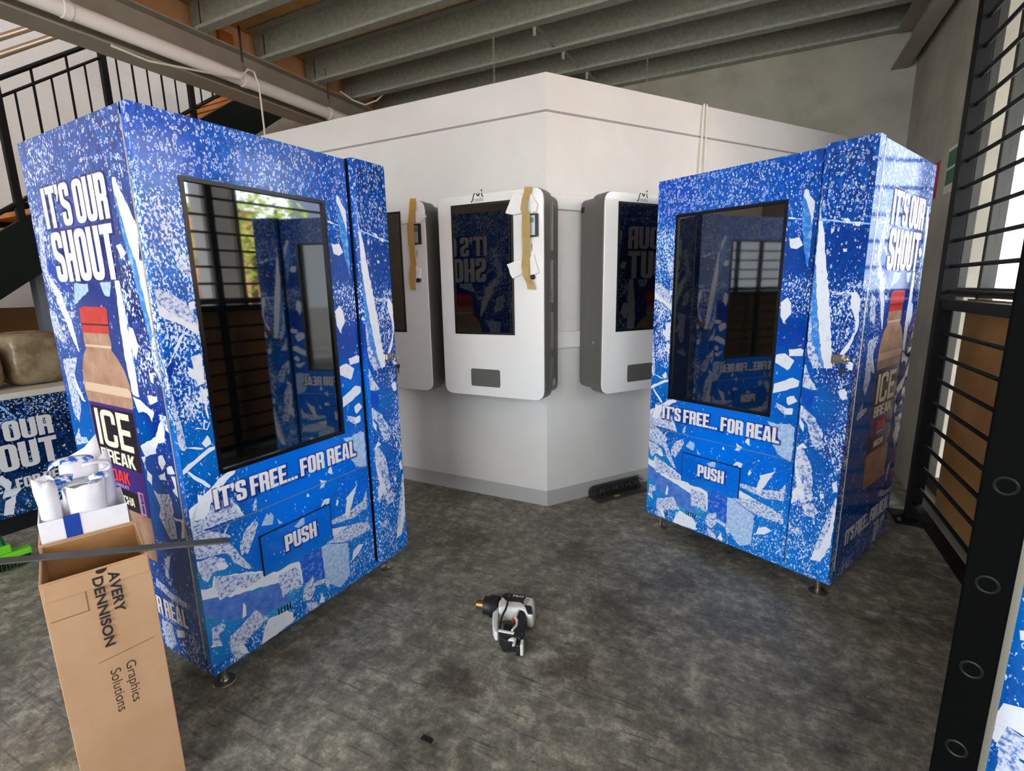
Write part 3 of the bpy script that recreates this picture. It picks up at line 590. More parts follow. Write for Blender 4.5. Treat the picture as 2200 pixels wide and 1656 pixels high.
# printed artwork: broad colour fields (x, z, sRGB, frost, bubbles)
FC = [(.1,1.75,(6,72,185),.25,.95),(.3,1.75,(9,86,185),.34,.85),(.5,1.75,(11,81,175),.38,.8),(.66,1.78,(11,72,170),.1,.8),(.85,1.78,(14,63,140),.1,.7),
 (.85,1.6,(12,63,145),.42,.8),(.85,1.47,(9,56,140),.1,.15),(.68,1.6,(11,83,180),.4,.6),(.68,1.45,(11,63,150),.1,.15),(.68,1.28,(11,70,155),.72,.2),(.68,1.12,(3,61,160),.1,0),(.68,.96,(0,100,205),0,0),
 (.84,1.25,(9,61,140),.78,.3),(.88,1.0,(9,56,135),.7,.2),(.78,.85,(4,97,185),.25,0),(.89,.7,(11,63,145),.82,.2),(.8,.62,(6,92,180),.35,0),(.86,.45,(6,89,175),.65,.2),(.82,.22,(6,108,195),.66,.5),
 (.6,.13,(6,112,200),.6,.3),(.3,.12,(8,106,195),.6,.2),(.1,.12,(11,101,190),.7,.2),(.04,.16,(24,126,205),.4,0),(.04,.3,(40,140,205),.3,0),
 (.05,1.5,(11,103,190),.92,.3),(.05,1.25,(9,81,170),.85,.2),(.05,1.05,(6,75,165),.88,.2),(.07,.84,(6,103,190),.3,0),(.06,.66,(8,83,170),.6,.1),
 (.35,.71,(0,108,222),0,0),(.5,.62,(0,115,235),0,0),(.36,.53,(0,115,236),0,0),(.25,.4,(0,100,205),0,0),(.45,.42,(0,108,222),0,0),(.6,.52,(0,107,220),.3,0),(.5,.25,(11,117,205),.45,.1),(.25,.22,(56,166,205),.3,0),(.62,.3,(11,117,205),.5,.3)]
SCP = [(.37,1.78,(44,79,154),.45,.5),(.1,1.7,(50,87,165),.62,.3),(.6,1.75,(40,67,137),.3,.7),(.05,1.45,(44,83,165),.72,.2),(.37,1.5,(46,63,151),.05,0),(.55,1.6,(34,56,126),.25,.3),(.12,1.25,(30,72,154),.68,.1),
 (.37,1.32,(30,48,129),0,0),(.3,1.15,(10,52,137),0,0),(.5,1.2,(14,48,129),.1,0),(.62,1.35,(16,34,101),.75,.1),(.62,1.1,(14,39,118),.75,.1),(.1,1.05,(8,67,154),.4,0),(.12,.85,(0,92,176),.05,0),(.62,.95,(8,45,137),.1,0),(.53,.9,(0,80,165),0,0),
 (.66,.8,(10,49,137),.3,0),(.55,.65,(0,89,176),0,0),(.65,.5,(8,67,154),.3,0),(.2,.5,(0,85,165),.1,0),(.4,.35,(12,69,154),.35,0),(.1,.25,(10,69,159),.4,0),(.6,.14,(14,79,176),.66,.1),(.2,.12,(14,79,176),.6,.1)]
def art_at(cps, x, z):
    sw = 0; c = [0,0,0]; f = b = 0
    for (a, h, col, fr, bu) in cps:
        wt = 1/((x-a)**2+(z-h)**2+.0012)**2; sw += wt
        l = lin(col); c = [c[i]+wt*l[i] for i in range(3)]; f += wt*fr; b += wt*bu
    return [v/sw for v in c], f/sw, b/sw
def wrap_material():
    m = bpy.data.materials.new('printed ice vinyl wrap'); m.use_nodes = True; nt = m.node_tree; b = nt.nodes['Principled BSDF']; L = nt.links.new
    def N(t): return nt.nodes.new(t)
    def M_(op, a, c=None, clamp=False):
        n = N('ShaderNodeMath'); n.operation = op; n.use_clamp = clamp
        for k, v in enumerate((a, c)):
            if v is None: continue
            if isinstance(v, (int, float)): n.inputs[k].default_value = v
            else: L(v, n.inputs[k])
        return n.outputs[0]
    A = []
    for nm in ('wrap', 'frost', 'bubble'):
        a = N('ShaderNodeAttribute'); a.attribute_name = nm; A.append(a)
    tc = N('ShaderNodeTexCoord'); mp = N('ShaderNodeMapping'); mp.inputs['Rotation'].default_value = (0, R(28), 0); mp.inputs['Scale'].default_value = (1.35, 1, .8); L(tc.outputs['Object'], mp.inputs[0])
    P = mp.outputs[0]
    def noise(s, d=5, r=.65, vec=None):
        n = N('ShaderNodeTexNoise'); n.inputs['Scale'].default_value = s; n.inputs['Detail'].default_value = d; n.inputs['Roughness'].default_value = r; L(vec or P, n.inputs['Vector']); return n.outputs[0]
    def vor(s):
        v = N('ShaderNodeTexVoronoi'); v.inputs['Scale'].default_value = s; L(P, v.inputs['Vector'])
        sp = N('ShaderNodeSeparateColor'); L(v.outputs['Color'], sp.inputs[0]); return v.outputs['Distance'], sp.outputs
    n0 = noise(104, 3, .62); n1 = noise(13, 4, .6); n2 = noise(150, 2, .5)
    # frost specks
    clus = M_('MULTIPLY', M_('SUBTRACT', n1, .5), .55)
    th = M_('SUBTRACT', .70, M_('MULTIPLY', A[1].outputs['Fac'], .222))
    fr = M_('MULTIPLY', M_('SUBTRACT', M_('ADD', n0, M_('MULTIPLY', clus, A[1].outputs['Fac'])), th), 16, True)
    # bubble rings, two sizes
    tot = fr
    for s, rr, wd, k in ((62, .30, .10, 0), (108, .32, .15, 1)):
        d, cl = vor(s)
        rd = M_('ADD', M_('MULTIPLY', cl[1], .16), rr-.08)
        ring = M_('SUBTRACT', 1.0, M_('DIVIDE', M_('ABSOLUTE', M_('SUBTRACT', d, rd)), wd), True)
        ring = M_('MULTIPLY', ring, M_('ADD', .35, M_('MULTIPLY', n0, 1.3)), True)
        on = M_('GREATER_THAN', M_('ADD', cl[0], M_('MULTIPLY', clus, 1.8)), M_('SUBTRACT', 1.02, M_('MULTIPLY', A[2].outputs['Fac'], .5)))
        tot = M_('MAXIMUM', tot, M_('MULTIPLY', ring, on))
    # colour drift inside the print
    hs = N('ShaderNodeMix'); hs.data_type = 'RGBA'; hs.blend_type = 'MULTIPLY'; hs.inputs[0].default_value = .8
    rp_ = N('ShaderNodeMapRange'); rp_.inputs[1].default_value = .3; rp_.inputs[2].default_value = .7; rp_.inputs[3].default_value = .55; rp_.inputs[4].default_value = 1.5
    L(noise(24, 5, .7), rp_.inputs[0]); cmb = N('ShaderNodeCombineColor')
    # keep flat areas flat
    amt = M_('MAXIMUM', A[1].outputs['Fac'], A[2].outputs['Fac']); L(M_('MULTIPLY', amt, 1.1, True), hs.inputs[0])
    for k in range(3): L(rp_.outputs[0], cmb.inputs[k])
    L(A[0].outputs['Color'], hs.inputs[6]); L(cmb.outputs[0], hs.inputs[7])
    az = N('ShaderNodeMix'); az.data_type = 'RGBA'; az.inputs[7].default_value = (*lin((22,116,232)), 1)
    L(M_('MULTIPLY', M_('MULTIPLY', M_('SUBTRACT', noise(34, 4, .7), .5), 7.0, True), M_('MULTIPLY', amt, .8, True)), az.inputs[0]); L(hs.outputs[2], az.inputs[6])
    mx = N('ShaderNodeMix'); mx.data_type = 'RGBA'; L(tot, mx.inputs[0]); L(az.outputs[2], mx.inputs[6]); mx.inputs[7].default_value = (*lin((216,233,255)), 1)
    L(mx.outputs[2], b.inputs['Base Color']); b.inputs['Roughness'].default_value = .11; b.inputs['Specular IOR Level'].default_value = .34
    return m
WRAP = wrap_material()
def ice(name, a, b_, lo, hi, sc): return mat(name, a, .2, noise=(sc, b_, lo, hi))
AM = {'w': ice('printed white ice', (231,234,243), (196,208,230), .56, .72, 42), 'f': ice('printed frosted ice', (216,222,238), (78,120,196), .47, .60, 88), 'g': ice('printed pale ice', (150,186,230), (206,220,240), .42, .66, 70),
      'p': ice('printed blue ice block', (62,110,202), (98,140,214), .4, .65, 30), 'm': ice('printed mid blue ice', (30,92,205), (120,160,225), .5, .68, 60), 'k': ice('printed sky blue ice', (44,132,222), (160,200,236), .48, .7, 34),
      'b': ice('printed deep blue', (4,82,200), (10,60,170), .4, .6, 20), 'd': ice('printed navy', (14,56,150), (40,90,180), .5, .7, 40), 'l': ice('printed light line', (130,180,240), (170,205,245), .4, .6, 20)}
AMK = list(AM); AML = [WRAP]+[AM[k] for k in AMK]
LETTER = mat('white printed lettering', (238,232,234), .2)
HALO = mat('printed navy text shadow', (34,48,138), .2, alpha=.62)
def pts2(t): return [(t[i], t[i+1]) for i in range(0, len(t), 2)]
def jag(pts, rnd, step=.014, amp=.0024):
    out = []
    for i in range(len(pts)):
        a = Vector(pts[i]); b = Vector(pts[(i+1) % len(pts)]); d = b-a; n = max(1, int(d.length/step)); nn = Vector((-d.y, d.x)).normalized() if d.length > 1e-6 else Vector((0,0))
        for k in range(n): out.append(tuple(a+d*(k/n)+(nn*rnd.uniform(-amp, amp) if k else Vector((0,0)))))
    return out
def add_art(mb, style, pts, f, layer, rnd):
    """print one shard of artwork on the face given by f(a,b,lift)"""
    mb.mi = 1+AMK.index(style.lower())
    mb.poly([f(p[0], p[1], .00025+layer*.000012) for p in jag(pts, rnd)]); mb.mi = 0
def clampx(pts, lo, hi, zlo=HB+.001, zhi=HT): return [(min(max(p[0], lo), hi), min(max(p[1], zlo), zhi)) for p in pts]
def attrs(o, fn):
    me = o.data
    for nm, ty in (('wrap', 'FLOAT_COLOR'), ('frost', 'FLOAT'), ('bubble', 'FLOAT')): me.attributes.new(nm, ty, 'POINT')
    a, f, b = (me.attributes[k] for k in ('wrap', 'frost', 'bubble'))
    for i, v in enumerate(me.vertices):
        c, fr, bu = fn(v.co); a.data[i].color = (*c, 1); f.data[i].value = fr; b.data[i].value = bu
def steps(vals, st=.03):
    out = []
    for a, b in zip(vals, vals[1:]):
        n = max(1, round((b-a)/st)); out += [a+(b-a)*k/n for k in range(n)]
    return out+[vals[-1]]
def grid(mb, xs, zs, f, skip=None):
    V = [[mb.bm.verts.new(f(x, z)) for z in zs] for x in xs]
    for i in range(len(xs)-1):
        for k in range(len(zs)-1):
            if skip and skip((xs[i]+xs[i+1])/2, (zs[k]+zs[k+1])/2): continue
            mb.face([V[i][k], V[i+1][k], V[i+1][k+1], V[i][k+1]])
    return V
def front_attr(co): return art_at(FC, co.x, co.z)
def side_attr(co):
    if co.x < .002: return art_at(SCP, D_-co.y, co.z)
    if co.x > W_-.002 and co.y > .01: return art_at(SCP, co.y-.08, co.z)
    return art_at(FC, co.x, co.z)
def bottle(mb, f):
    """the printed bottle: skin, cap, label, bands"""
    def P(m_, pts, ly): mb.mi = m_; mb.poly([f(p[0], p[1], .0006+ly*.0001) for p in pts]); mb.mi = 0
    skin = [(.24,1.21),(.425,1.21),(.43,1.175),(.422,1.155),(.455,1.13),(.485,1.095),(.505,1.05),(.508,1.0),(.50,.965),(.496,.58),(.497,.51),(.489,.43),(.20,.43),(.186,.51),(.184,.58),(.184,.965),(.172,1.0),(.176,1.05),(.19,1.095),(.212,1.13),(.243,1.155),(.234,1.175)]
    P(10, skin, 0)
    P(16, [(.188,1.035),(.49,1.035),(.505,1.02),(.50,1.005),(.18,1.005),(.175,1.02)], 1)
    P(16, [(.236,1.16),(.424,1.16),(.428,1.168),(.24,1.168)], 1)
    P(11, [(.238,1.207),(.428,1.207),(.432,1.232),(.238,1.232)], 1); P(11, [(.24,1.238),(.433,1.238),(.440,1.284),(.428,1.291),(.28,1.293),(.245,1.286)], 2); P(15, [(.24,1.232),(.432,1.232),(.433,1.238),(.24,1.238)], 2)
    P(13, [(.186,.592),(.496,.592),(.504,.967),(.186,.967)], 2); P(12, [(.196,.75),(.49,.75),(.494,.955),(.196,.955)], 3); P(12, [(.19,.595),(.43,.595),(.43,.665),(.19,.665)], 3)
    P(14, [(.432,.593),(.47,.593),(.47,.676),(.432,.676)], 4); P(13, [(.448,.60),(.462,.60),(.462,.63),(.448,.63)], 5)
BOT = [mat('printed bottle brown', (186,148,122), .22, noise=(14,(158,116,92),.35,.65)), mat('printed red cap', (205,58,54), .22, noise=(20,(176,40,40),.4,.7)), mat('printed label black', (34,26,26), .22), mat('printed label purple', (66,38,120), .22), mat('printed label lilac', (188,140,192), .22), mat('printed dark line', (90,24,24), .3), mat('printed bottle shade', (214,182,156), .22)]
CREAM = mat('cream label lettering', (238,228,206), .3); OAKR = mat('red label lettering', (226,58,50), .3); LILT = mat('lilac label lettering', (190,160,205), .3)
METALF = mat('brushed steel foot', (176,168,150), .28, .9); EDGE = mat('raw aluminium edge', (214,208,188), .3, .6); BLK = mat('black gap', (6,6,8), .6); CHROME = mat('polished steel hasp', (190,186,182), .16, .95); BRASS = mat('brass', (190,150,70), .3, .9)
def machine(label):
    t = thing('vending_machine', label, 'vending machine', group='ice-wrapped vending machines'); rnd = random.Random(4)
    # cabinet with both printed sides
    mb = MB(); us = steps([.036, D_], .035); zs = steps([HB, HT], .035)
    grid(mb, us, zs, lambda y, z: (0, y, z)); grid(mb, us, zs, lambda y, z: (W_, y, z))
    for q in ([(0,.036,HT),(W_,.036,HT),(W_,D_,HT),(0,D_,HT)], [(0,.036,HB),(W_,.036,HB),(W_,D_,HB),(0,D_,HB)], [(0,D_,HB),(W_,D_,HB),(W_,D_,HT),(0,D_,HT)]): mb.poly(q)
    xs = steps([0, W_], .04)
    grid(mb, xs, [HB, .114], lambda x, z: (x, 0, z))
    for q in ([(0,0,HB),(0,.036,HB),(0,.036,.114),(0,0,.114)], [(W_,0,HB),(W_,.036,HB),(W_,.036,.114),(W_,0,.114)], [(0,0,.114),(W_,0,.114),(W_,.036,.114),(0,.036,.114)], [(0,0,HB),(W_,0,HB),(W_,.036,HB),(0,.036,HB)]): mb.poly(q)
    fl = lambda u, z, l: (-l, D_-u, z); frt = lambda u, z, l: (W_+l, u+.08, z)
    for i, (s, *pt) in enumerate(ART_SIDE):
        pl = pts2(pt)
        add_art(mb, s, clampx(pl, .001, D_-.037), fl, i, rnd); add_art(mb, s, clampx(pl, .001, D_-.081), frt, i, rnd)
    bottle(mb, fl); bottle(mb, frt)
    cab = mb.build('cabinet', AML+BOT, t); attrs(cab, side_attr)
    MB().box(.01, W_-.01, .034, .0365, .114, HT-.002).build('cabinet_lining', BLK, t)
    MB().box(-.0016, .001, .031, .0362, .14, HT-.03).build('door_edge_strip', EDGE, t); MB().box(W_-.001, W_+.0016, .031, .0362, .14, HT-.03).build('door_edge_strip', EDGE, t)
    for o_, ux, sg in (((-.0018, D_, 0), (0,-1,0), 1), ((W_+.0018, .08, 0), (0,1,0), 1)):
        def T(loops, m_): place_mesh('lettering', curve_mesh('t', loops, .0002), m_, cab, o_, ux, (0,0,1))
        for lp in (block_text("IT'S OUR", (.118, 1.547, .566, 1.675)), block_text('SHOUT', (.128, 1.374, .562, 1.534))): place_mesh('text_shadow', curve_mesh('t', lp, 0, .007), HALO, cab, (o_[0]*1.0-(.0003 if o_[0] < 0 else -.0003)*-1, o_[1], 0), ux, (0,0,1))
        T(block_text("IT'S OUR", (.118, 1.547, .566, 1.675)), LETTER); T(block_text('SHOUT', (.128, 1.374, .562, 1.534)), LETTER)
        T(block_text("IT'S FREE... FOR REAL", (.04, .222, .632, .292)), LETTER)
        T(block_text('ICE', (.217, .815, .462, .946), .5, .13, .07), CREAM); T(block_text('BREAK', (.214, .755, .452, .803), .46, .14), CREAM); T(block_text('MOCHA', (.268, .612, .4, .643), .46, .13), CREAM)
        T(block_text('OAK', (.27, .69, .394, .735), .5, .17), OAKR)
        T(block_text('CHOCOLATE', (.288, .672, .378, .684), .46, .12, .09), LILT)
        place_mesh('lettering', font_mesh('25%', (.448, .635, .466, .67), 0, .0002), mat('printed label purple', (66,38,120)), cab, o_, ux, (0,0,1))
    # door with screen opening
    mb = MB(); xs = steps([0, SX0, SX1, XC]); zs = steps([.117, .30, .60, SZ0, SZ1, HT])
    skip = lambda x, z: SX0 < x < SX1 and SZ0 < z < SZ1
    grid(mb, xs, zs, lambda x, z: (x, 0, z), skip)
    for q in ([(0,0,HT),(XC,0,HT),(XC,.03,HT),(0,.03,HT)], [(0,0,.117),(XC,0,.117),(XC,.03,.117),(0,.03,.117)]): mb.poly(q)
    grid(mb, [0,.03], zs, lambda y, z: (0, y, z)); grid(mb, [0,.03], zs, lambda y, z: (XC, y, z))
    for q in ([(SX0,0,SZ0),(SX1,0,SZ0),(SX1,.03,SZ0),(SX0,.03,SZ0)], [(SX0,0,SZ1),(SX1,0,SZ1),(SX1,.03,SZ1),(SX0,.03,SZ1)], [(SX0,0,SZ0),(SX0,.03,SZ0),(SX0,.03,SZ1),(SX0,0,SZ1)], [(SX1,0,SZ0),(SX1,.03,SZ0),(SX1,.03,SZ1),(SX1,0,SZ1)]): mb.poly(q)
    FX0, FX1, FZ0, FZ1 = .208, .511, .337, .490
    fd = lambda x, z, l: (x, -l, z); flap_art = []
    for i, (s, *pt) in enumerate(ART_FRONT):
        if s.isupper(): continue
        pl = pts2(pt); cx_ = sum(p[0] for p in pl)/len(pl); cz_ = sum(p[1] for p in pl)/len(pl)
        if max(p[0] for p in pl) > XC+.04 and s != 'k' and min(p[0] for p in pl) > XC-.01: continue
        if FX0 < cx_ < FX1 and FZ0 < cz_ < FZ1: flap_art.append((i, s, pl)); continue
        add_art(mb, s, clampx(pl, .0012, XC-.001), fd, i, rnd)
    dr = mb.build('door', AML, t); attrs(dr, front_attr)
    place_mesh('lettering', curve_mesh('t', block_text("IT'S FREE... FOR REAL", (.078, .645, .668, .7135)), .0002), LETTER, dr, (0,-.0022,0), (1,0,0), (0,0,1))
    place_mesh('text_shadow', curve_mesh('t', block_text("IT'S FREE... FOR REAL", (.078, .645, .668, .7135)), 0, .006), HALO, dr, (.002,-.0019,-.002), (1,0,0), (0,0,1))
    MB().box(.004, XC-.002, -.0012, .0006, .5815, .5845).build('joint_strip', mat('joint strip metal', (168,170,176), .3, .7), dr)
    # push flap
    mb = MB(); xs = steps([FX0+.003, FX1-.003]); zs = steps([FZ0, FZ1-.003]); grid(mb, xs, zs, lambda x, z: (x, -.006, z))
    fp = lambda x, z, l: (x, -.006-l, z)
    for i, s, pl in flap_art: add_art(mb, s, clampx(pl, FX0+.004, FX1-.004, FZ0, FZ1-.004), fp, i, rnd)
    flp = mb.build('push_flap', AML, dr); attrs(flp, front_attr)
    MB().box(FX0, FX0+.003, -.006, .0, FZ0, FZ1).box(FX1-.003, FX1, -.006, 0, FZ0, FZ1).box(FX0, FX1, -.006, 0, FZ1-.003, FZ1).build('flap_edge', BLK, dr)
    place_mesh('lettering', curve_mesh('t', block_text('PUSH', (.299, .388, .437, .451)), .0002), LETTER, dr, (0,-.0085,0), (1,0,0), (0,0,1))
    place_mesh('text_shadow', curve_mesh('t', block_text('PUSH', (.299, .388, .437, .451)), 0, .006), HALO, dr, (.002,-.0082,-.002), (1,0,0), (0,0,1))
    vs = MB()
    for k in range(5): vs.box(.246+k*.012, .250+k*.012, -.0022, .002, .158-k*.001, .182-k*.001)
    vs.build('vent_slots', BLK, dr)
    # screen
    fr = MB(); a = .013
    for q in ((SX0, SX0+a, SZ0, SZ1), (SX1-a, SX1, SZ0, SZ1), (SX0+a, SX1-a, SZ0, SZ0+a), (SX0+a, SX1-a, SZ1-a, SZ1)): fr.box(q[0], q[1], -.003, .02, q[2], q[3])
    fr.build('screen_frame', mat('satin black bezel', (10,10,12), .25), t)
    MB().box(SX0+a, SX1-a, .006, .02, SZ0+a, SZ1-a).build('screen', SCREEN, t)
    # proud narrow column on the right
    mb = MB(); xs = steps([XC+.018, W_]); zs = steps([.117, 1.836], .03)
    V = grid(mb, xs, zs, lambda x, z: (x, -CP, z)); grid(mb, [0, 1], zs, lambda k, z: (XC+.010+.008*k, -CP+.010*(1-k), z)); grid(mb, [0, 1], zs, lambda k, z: (XC+.010, -.006*(1-k)+(-CP+.010)*k, z)); mb.mi = len(AML); grid(mb, [0, 1], zs, lambda k, z: (XC+.010, .03*(1-k)-.006*k, z)); mb.mi = 0; grid(mb, [0, 1], zs, lambda k, z: (W_, -CP+k*(.03+CP), z))
    for z in (.117, 1.836): mb.poly([(XC+.010,.03,z),(XC+.010,-CP+.010,z),(XC+.018,-CP,z),(W_,-CP,z),(W_,.03,z)])
    fc = lambda x, z, l: (x, -CP-l, z)
    for i, (s, *pt) in enumerate(ART_FRONT):
        if s.isupper() or (min(p[0] for p in pts2(pt)) > XC-.01): add_art(mb, s, clampx(pts2(pt), XC+.018, W_-.001, .118, 1.83), fc, i, rnd)
    cl = mb.build('side_column', AML+[BLK], t); attrs(cl, front_attr)
    g = MB(); q = rrect(XC+.035, 1.60, W_-.018, 1.795, .02); q2 = rrect(XC+.038, 1.603, W_-.021, 1.792, .018); n = len(q)
    for i in range(n):
        if q[i][1] < 1.64 and q[(i+1) % n][1] < 1.64: continue
        g.poly([(q[i][0],-CP-.0008,q[i][1]),(q[(i+1)%n][0],-CP-.0008,q[(i+1)%n][1]),(q2[(i+1)%n][0],-CP-.0008,q2[(i+1)%n][1]),(q2[i][0],-CP-.0008,q2[i][1])])
    g.build('pressed_outline', mat('navy crease', (16,28,80), .25), cl)
    # hasp, padlock body and key
    lk = MB().box(.842, .902, -CP-.006, -CP, 1.022, 1.058).build('lock_hasp', CHROME, t, bevel=.002)
    MB().box(.846, .884, -CP-.016, -CP-.006, 1.03, 1.056).build('hasp_flap', CHROME, lk, bevel=.003)
    MB().tube([(.89,-CP-.012,1.04),(.89,-CP-.03,1.038),(.884,-CP-.036,1.030),(.876,-CP-.034,1.022)], .004, 8).build('shackle', CHROME, lk, smooth=True)
    ky = MB().lathe([(.010,-.002),(.010,.002)], (.893,-CP-.034,.998), 12, 'y').box(.891,.895,-CP-.036,-CP-.033,.968,.99).build('key', mat('dark key', (60,54,46), .35, .8), lk)
    for fx in (.058, W_-.058):
        for fy in (.055, D_-.06):
            MB().lathe([(.036,0),(.037,.003),(.034,.006),(.014,.009),(.012,.012),(.0095,.014),(.0095,HB+.002)], (fx, fy, 0), 24).build('foot', METALF, t, smooth=True)
    return t
m1 = machine('blue ice-print vending machine on the left beside the cardboard cartons')
m2 = copy_tree(m1); m2['label'] = 'blue ice-print vending machine on the right, its right side facing the black grille'
m1.location = (-1.5231, .815, 0); m1.rotation_euler = (0, 0, R(86.649))
m2.location = (-.4808, 2.6298, 0); m2.rotation_euler = (0, 0, R(-24.94))
# ================================================================== SECURITY GRILLE
gr = thing('security_grille', 'black steel security grille of horizontal bars in front of the tall window', 'grille', (.87, 2.6, 0))
MB().box(-.03, .03, .70, .77, .0, 2.93).build('post', BLACKST, gr, bevel=.003)
for py in (-.42, -1.6, -2.8, -4.0, -5.2): MB().box(-.02, .02, py, py+.05, .0, 2.93).build('post', BLACKST, gr, bevel=.003)
MB().box(-.09, .07, .63, .83, 0, .012).build('base_plate', BLACKST, gr)
for bx in (-.07, .05):
    MB().lathe([(.012,.012),(.012,.022),(.007,.024),(.007,.03)], (bx, .66, 0), 8).build('anchor_bolt', mat('dull bolt', (110,106,98), .4, .8), gr)
MB().box(-.022, .022, -5.9, .70, 1.185, 1.235).build('mid_rail', BLACKST, gr, bevel=.003)
MB().box(-.022, .022, -5.9, .70, .075, .115).build('bottom_rail', BLACKST, gr, bevel=.003)
MB().box(-.022, .022, -5.9, .70, 2.86, 2.9).build('top_rail', BLACKST, gr, bevel=.003)
zb = [.205+.123*k for k in range(8)]+[1.274+.126*k for k in range(13)]
for z in zb: MB().tube([(0, -5.9, z), (0, .735, z)], .0095, 8).build('bar', BLACKST, gr, smooth=True)
# gate post close to the camera, with bolt holes
pv = Vector((.375, .927)).normalized(); pn = Vector((-pv.y, pv.x))
POSTM = mat('matt black post paint', (5,5,5), .75, spec=.08)
gp = thing('gate_post', 'thick black steel post with bolt holes standing close by at the right edge', 'post', (.331, .888, 0), math.atan2(pv.y, pv.x)-pi/2)
MB().box(-.026, .026, -.02, .02, 0, 2.4).build('upright', POSTM, gp, bevel=.003)
for z in (1.05, .90, .76, .62, .485): 
    ring = [(.012*cos(2*pi*k/16), -.0205, z+.012*sin(2*pi*k/16)) for k in range(16)]
    MB().tube(ring, .0022, 6, closed=True).build('bolt_hole_rim', mat('worn steel rim', (26,28,28), .45, .3), gp, smooth=True)
MB().box(-.07, .07, -.06, .06, 0, .012).build('base_plate', POSTM, gp)
# printed door panel leaning just behind the post
pp = thing('printed_panel', 'spare blue ice-print panel standing on edge behind the near black post', 'panel', (.384, .936, 0), R(-28))
mb = MB(); grid(mb, steps([0,.44]), steps([.02,1.3]), lambda x, z: (x, 0, z)); mb.box(0,.44,.003,.03,.02,1.3)
rnd = random.Random(8)
for i, (s, *pt) in enumerate(ART_FRONT):
    q = [(a*.9+.02, b) for a, b in pts2(pt)]
    if max(p[0] for p in q) < .44 and max(p[1] for p in q) < 1.28: add_art(mb, s, q, lambda x, z, l: (x, -l, z), i, rnd)
po = mb.build('sheet', AML, pp); attrs(po, front_attr)
MB().box(-.006, .004, -.002, .032, .02, 1.3).build('edge_trim', EDGE, pp)
# signs on the right wall
sg = thing('safety_sign', 'red safety sign on the right wall behind the right machine', 'sign', (.95, 4.16, 1.95), 0, 'wall signs')
MB().box(-.004, 0, -.06, .06, -.11, .11).build('plate', mat('red sign', (178,28,52), .35), sg)
sg = thing('safety_sign', 'green and white safety sign on the right wall beside the grille', 'sign', (.95, 3.86, 1.96), 0, 'wall signs')
pl = MB().box(-.004, 0, -.08, .08, -.13, .13).build('plate', mat('white sign', (212,212,204), .4), sg)
MB().box(-.0052, -.004, -.07, .07, .02, .11).box(-.0052, -.004, -.07, .07, -.08, .005).build('green_field', mat('sign green', (38,104,62), .4), pl)
# brown board standing against the lower window
tag(MB().box(.972, .988, -3.3, 3.365, .1, 1.235).build('brown_board', mat('tan hardboard', (172,124,68), .7, noise=(3,(150,104,54),.4,.65))), 'brown hardboard sheet blocking the lower half of the barred window', 'board')
# ================================================================== OUTSIDE
struct(MB().box(.95, 60, -40, 60, -.16, -.04).box(-20, .95, -40, -3.6, -.16, -.04).build('ground', mat('pale paving', (176,172,164), .8, noise=(1,(158,154,146),.4,.6))))
OUTW = mat('white rendered column', (226,226,224), .7)
GREYC = mat('grey rendered column', (206,208,210), .7)
for (x, y, wx, wy, lab, mt) in ((2.5, 3.08, .12, .19, 'grey outdoor column just beyond the window', GREYC), (5.125, 17.45, .125, .55, 'wide white outdoor column seen through the grille', OUTW)):
    tag(MB().box(x-wx, x+wx, y-wy, y+wy, -.04, 3.4).build('outdoor_column', mt, bevel=.01), lab, 'column')
tag(MB().box(1.2, 3.3, -6, 9.5, 3.02, 3.16).build('canopy', OUTW), 'white canopy over the footpath outside the window', 'canopy')
BRK = mat('orange brick', (196,140,108), .8, noise=(9,(170,114,84),.4,.65))
bd = thing('neighbour_building', 'orange brick building with white windows across the street', 'building', (11, 3, -.04))
MB().box(0, 4, -9, 5.5, 0, 3.6).build('wall', BRK, bd)
MB().box(-.3, 4.2, -9.2, 5.7, 3.6, 3.8).build('roof', OUTW, bd)
for k in range(6):
    wf = MB().box(-.08, .0, -8+k*2.1, -6.8+k*2.1, 1.1, 2.5).build('window', OUTW, bd)
    MB().box(-.1, -.08, -7.9+k*2.1, -6.9+k*2.1, 1.2, 2.4).build('pane', mat('dark pane', (120,128,140), .1), wf)
bd3 = thing('reflection_building', 'added grey-blue building beyond the tree, dimming the sky reflected in the right machine', 'building', (9.5, 12.0, -.04))  # block added so the right machine's side mirrors less bright sky
MB().box(0, 5, 0, 11.5, 0, 8).build('wall', mat('grey blue facade', (128,138,164), .8), bd3)
for k in range(4):
    for q in range(3): MB().box(-.06, 0, .6+k*2.3, 2.2+k*2.3, 1+q*2.4, 2.3+q*2.4).build('window', mat('dark pane', (120,128,140), .1), bd3)
bd2 = thing('white_building', 'pale louvred building far beyond the white outdoor column', 'building', (9, 24, -.04))
MB().box(-4, 8, 0, 4, 0, 5).build('wall', mat('pale blue grey wall', (206,212,220), .7), bd2)
lv = MB()
for k in range(8): lv.box(-3.5, 7.5, -.08, 0, .5+k*.5, .62+k*.5)
lv.build('louvres', OUTW, bd2)
tr = thing('tree', 'sunlit yellow-green tree beside the orange brick building', 'tree', (8.2, 6.7, -.04))
MB().tube([(0,0,0),(.05,0,1.2),(0,.1,2.4)], [.12,.09,.05], 8).build('trunk', mat('bark', (92,76,60), .9), tr, smooth=True)
rnd = random.Random(3); lf = MB()
for k in range(1500):
    a = rnd.uniform(0, 2*pi); b_ = rnd.uniform(-1, 1); rr = 1.5*rnd.random()**.4; c = Vector((rr*cos(a)*math.sqrt(1-b_*b_), rr*sin(a)*math.sqrt(1-b_*b_), 2.5+rr*b_*.95))
    u = Vector((rnd.uniform(-1,1), rnd.uniform(-1,1), rnd.uniform(-1,1))).normalized(); v = u.orthogonal().normalized(); s_ = .1
    lf.poly([c-u*s_, c+v*s_*.5, c+u*s_, c-v*s_*.5])
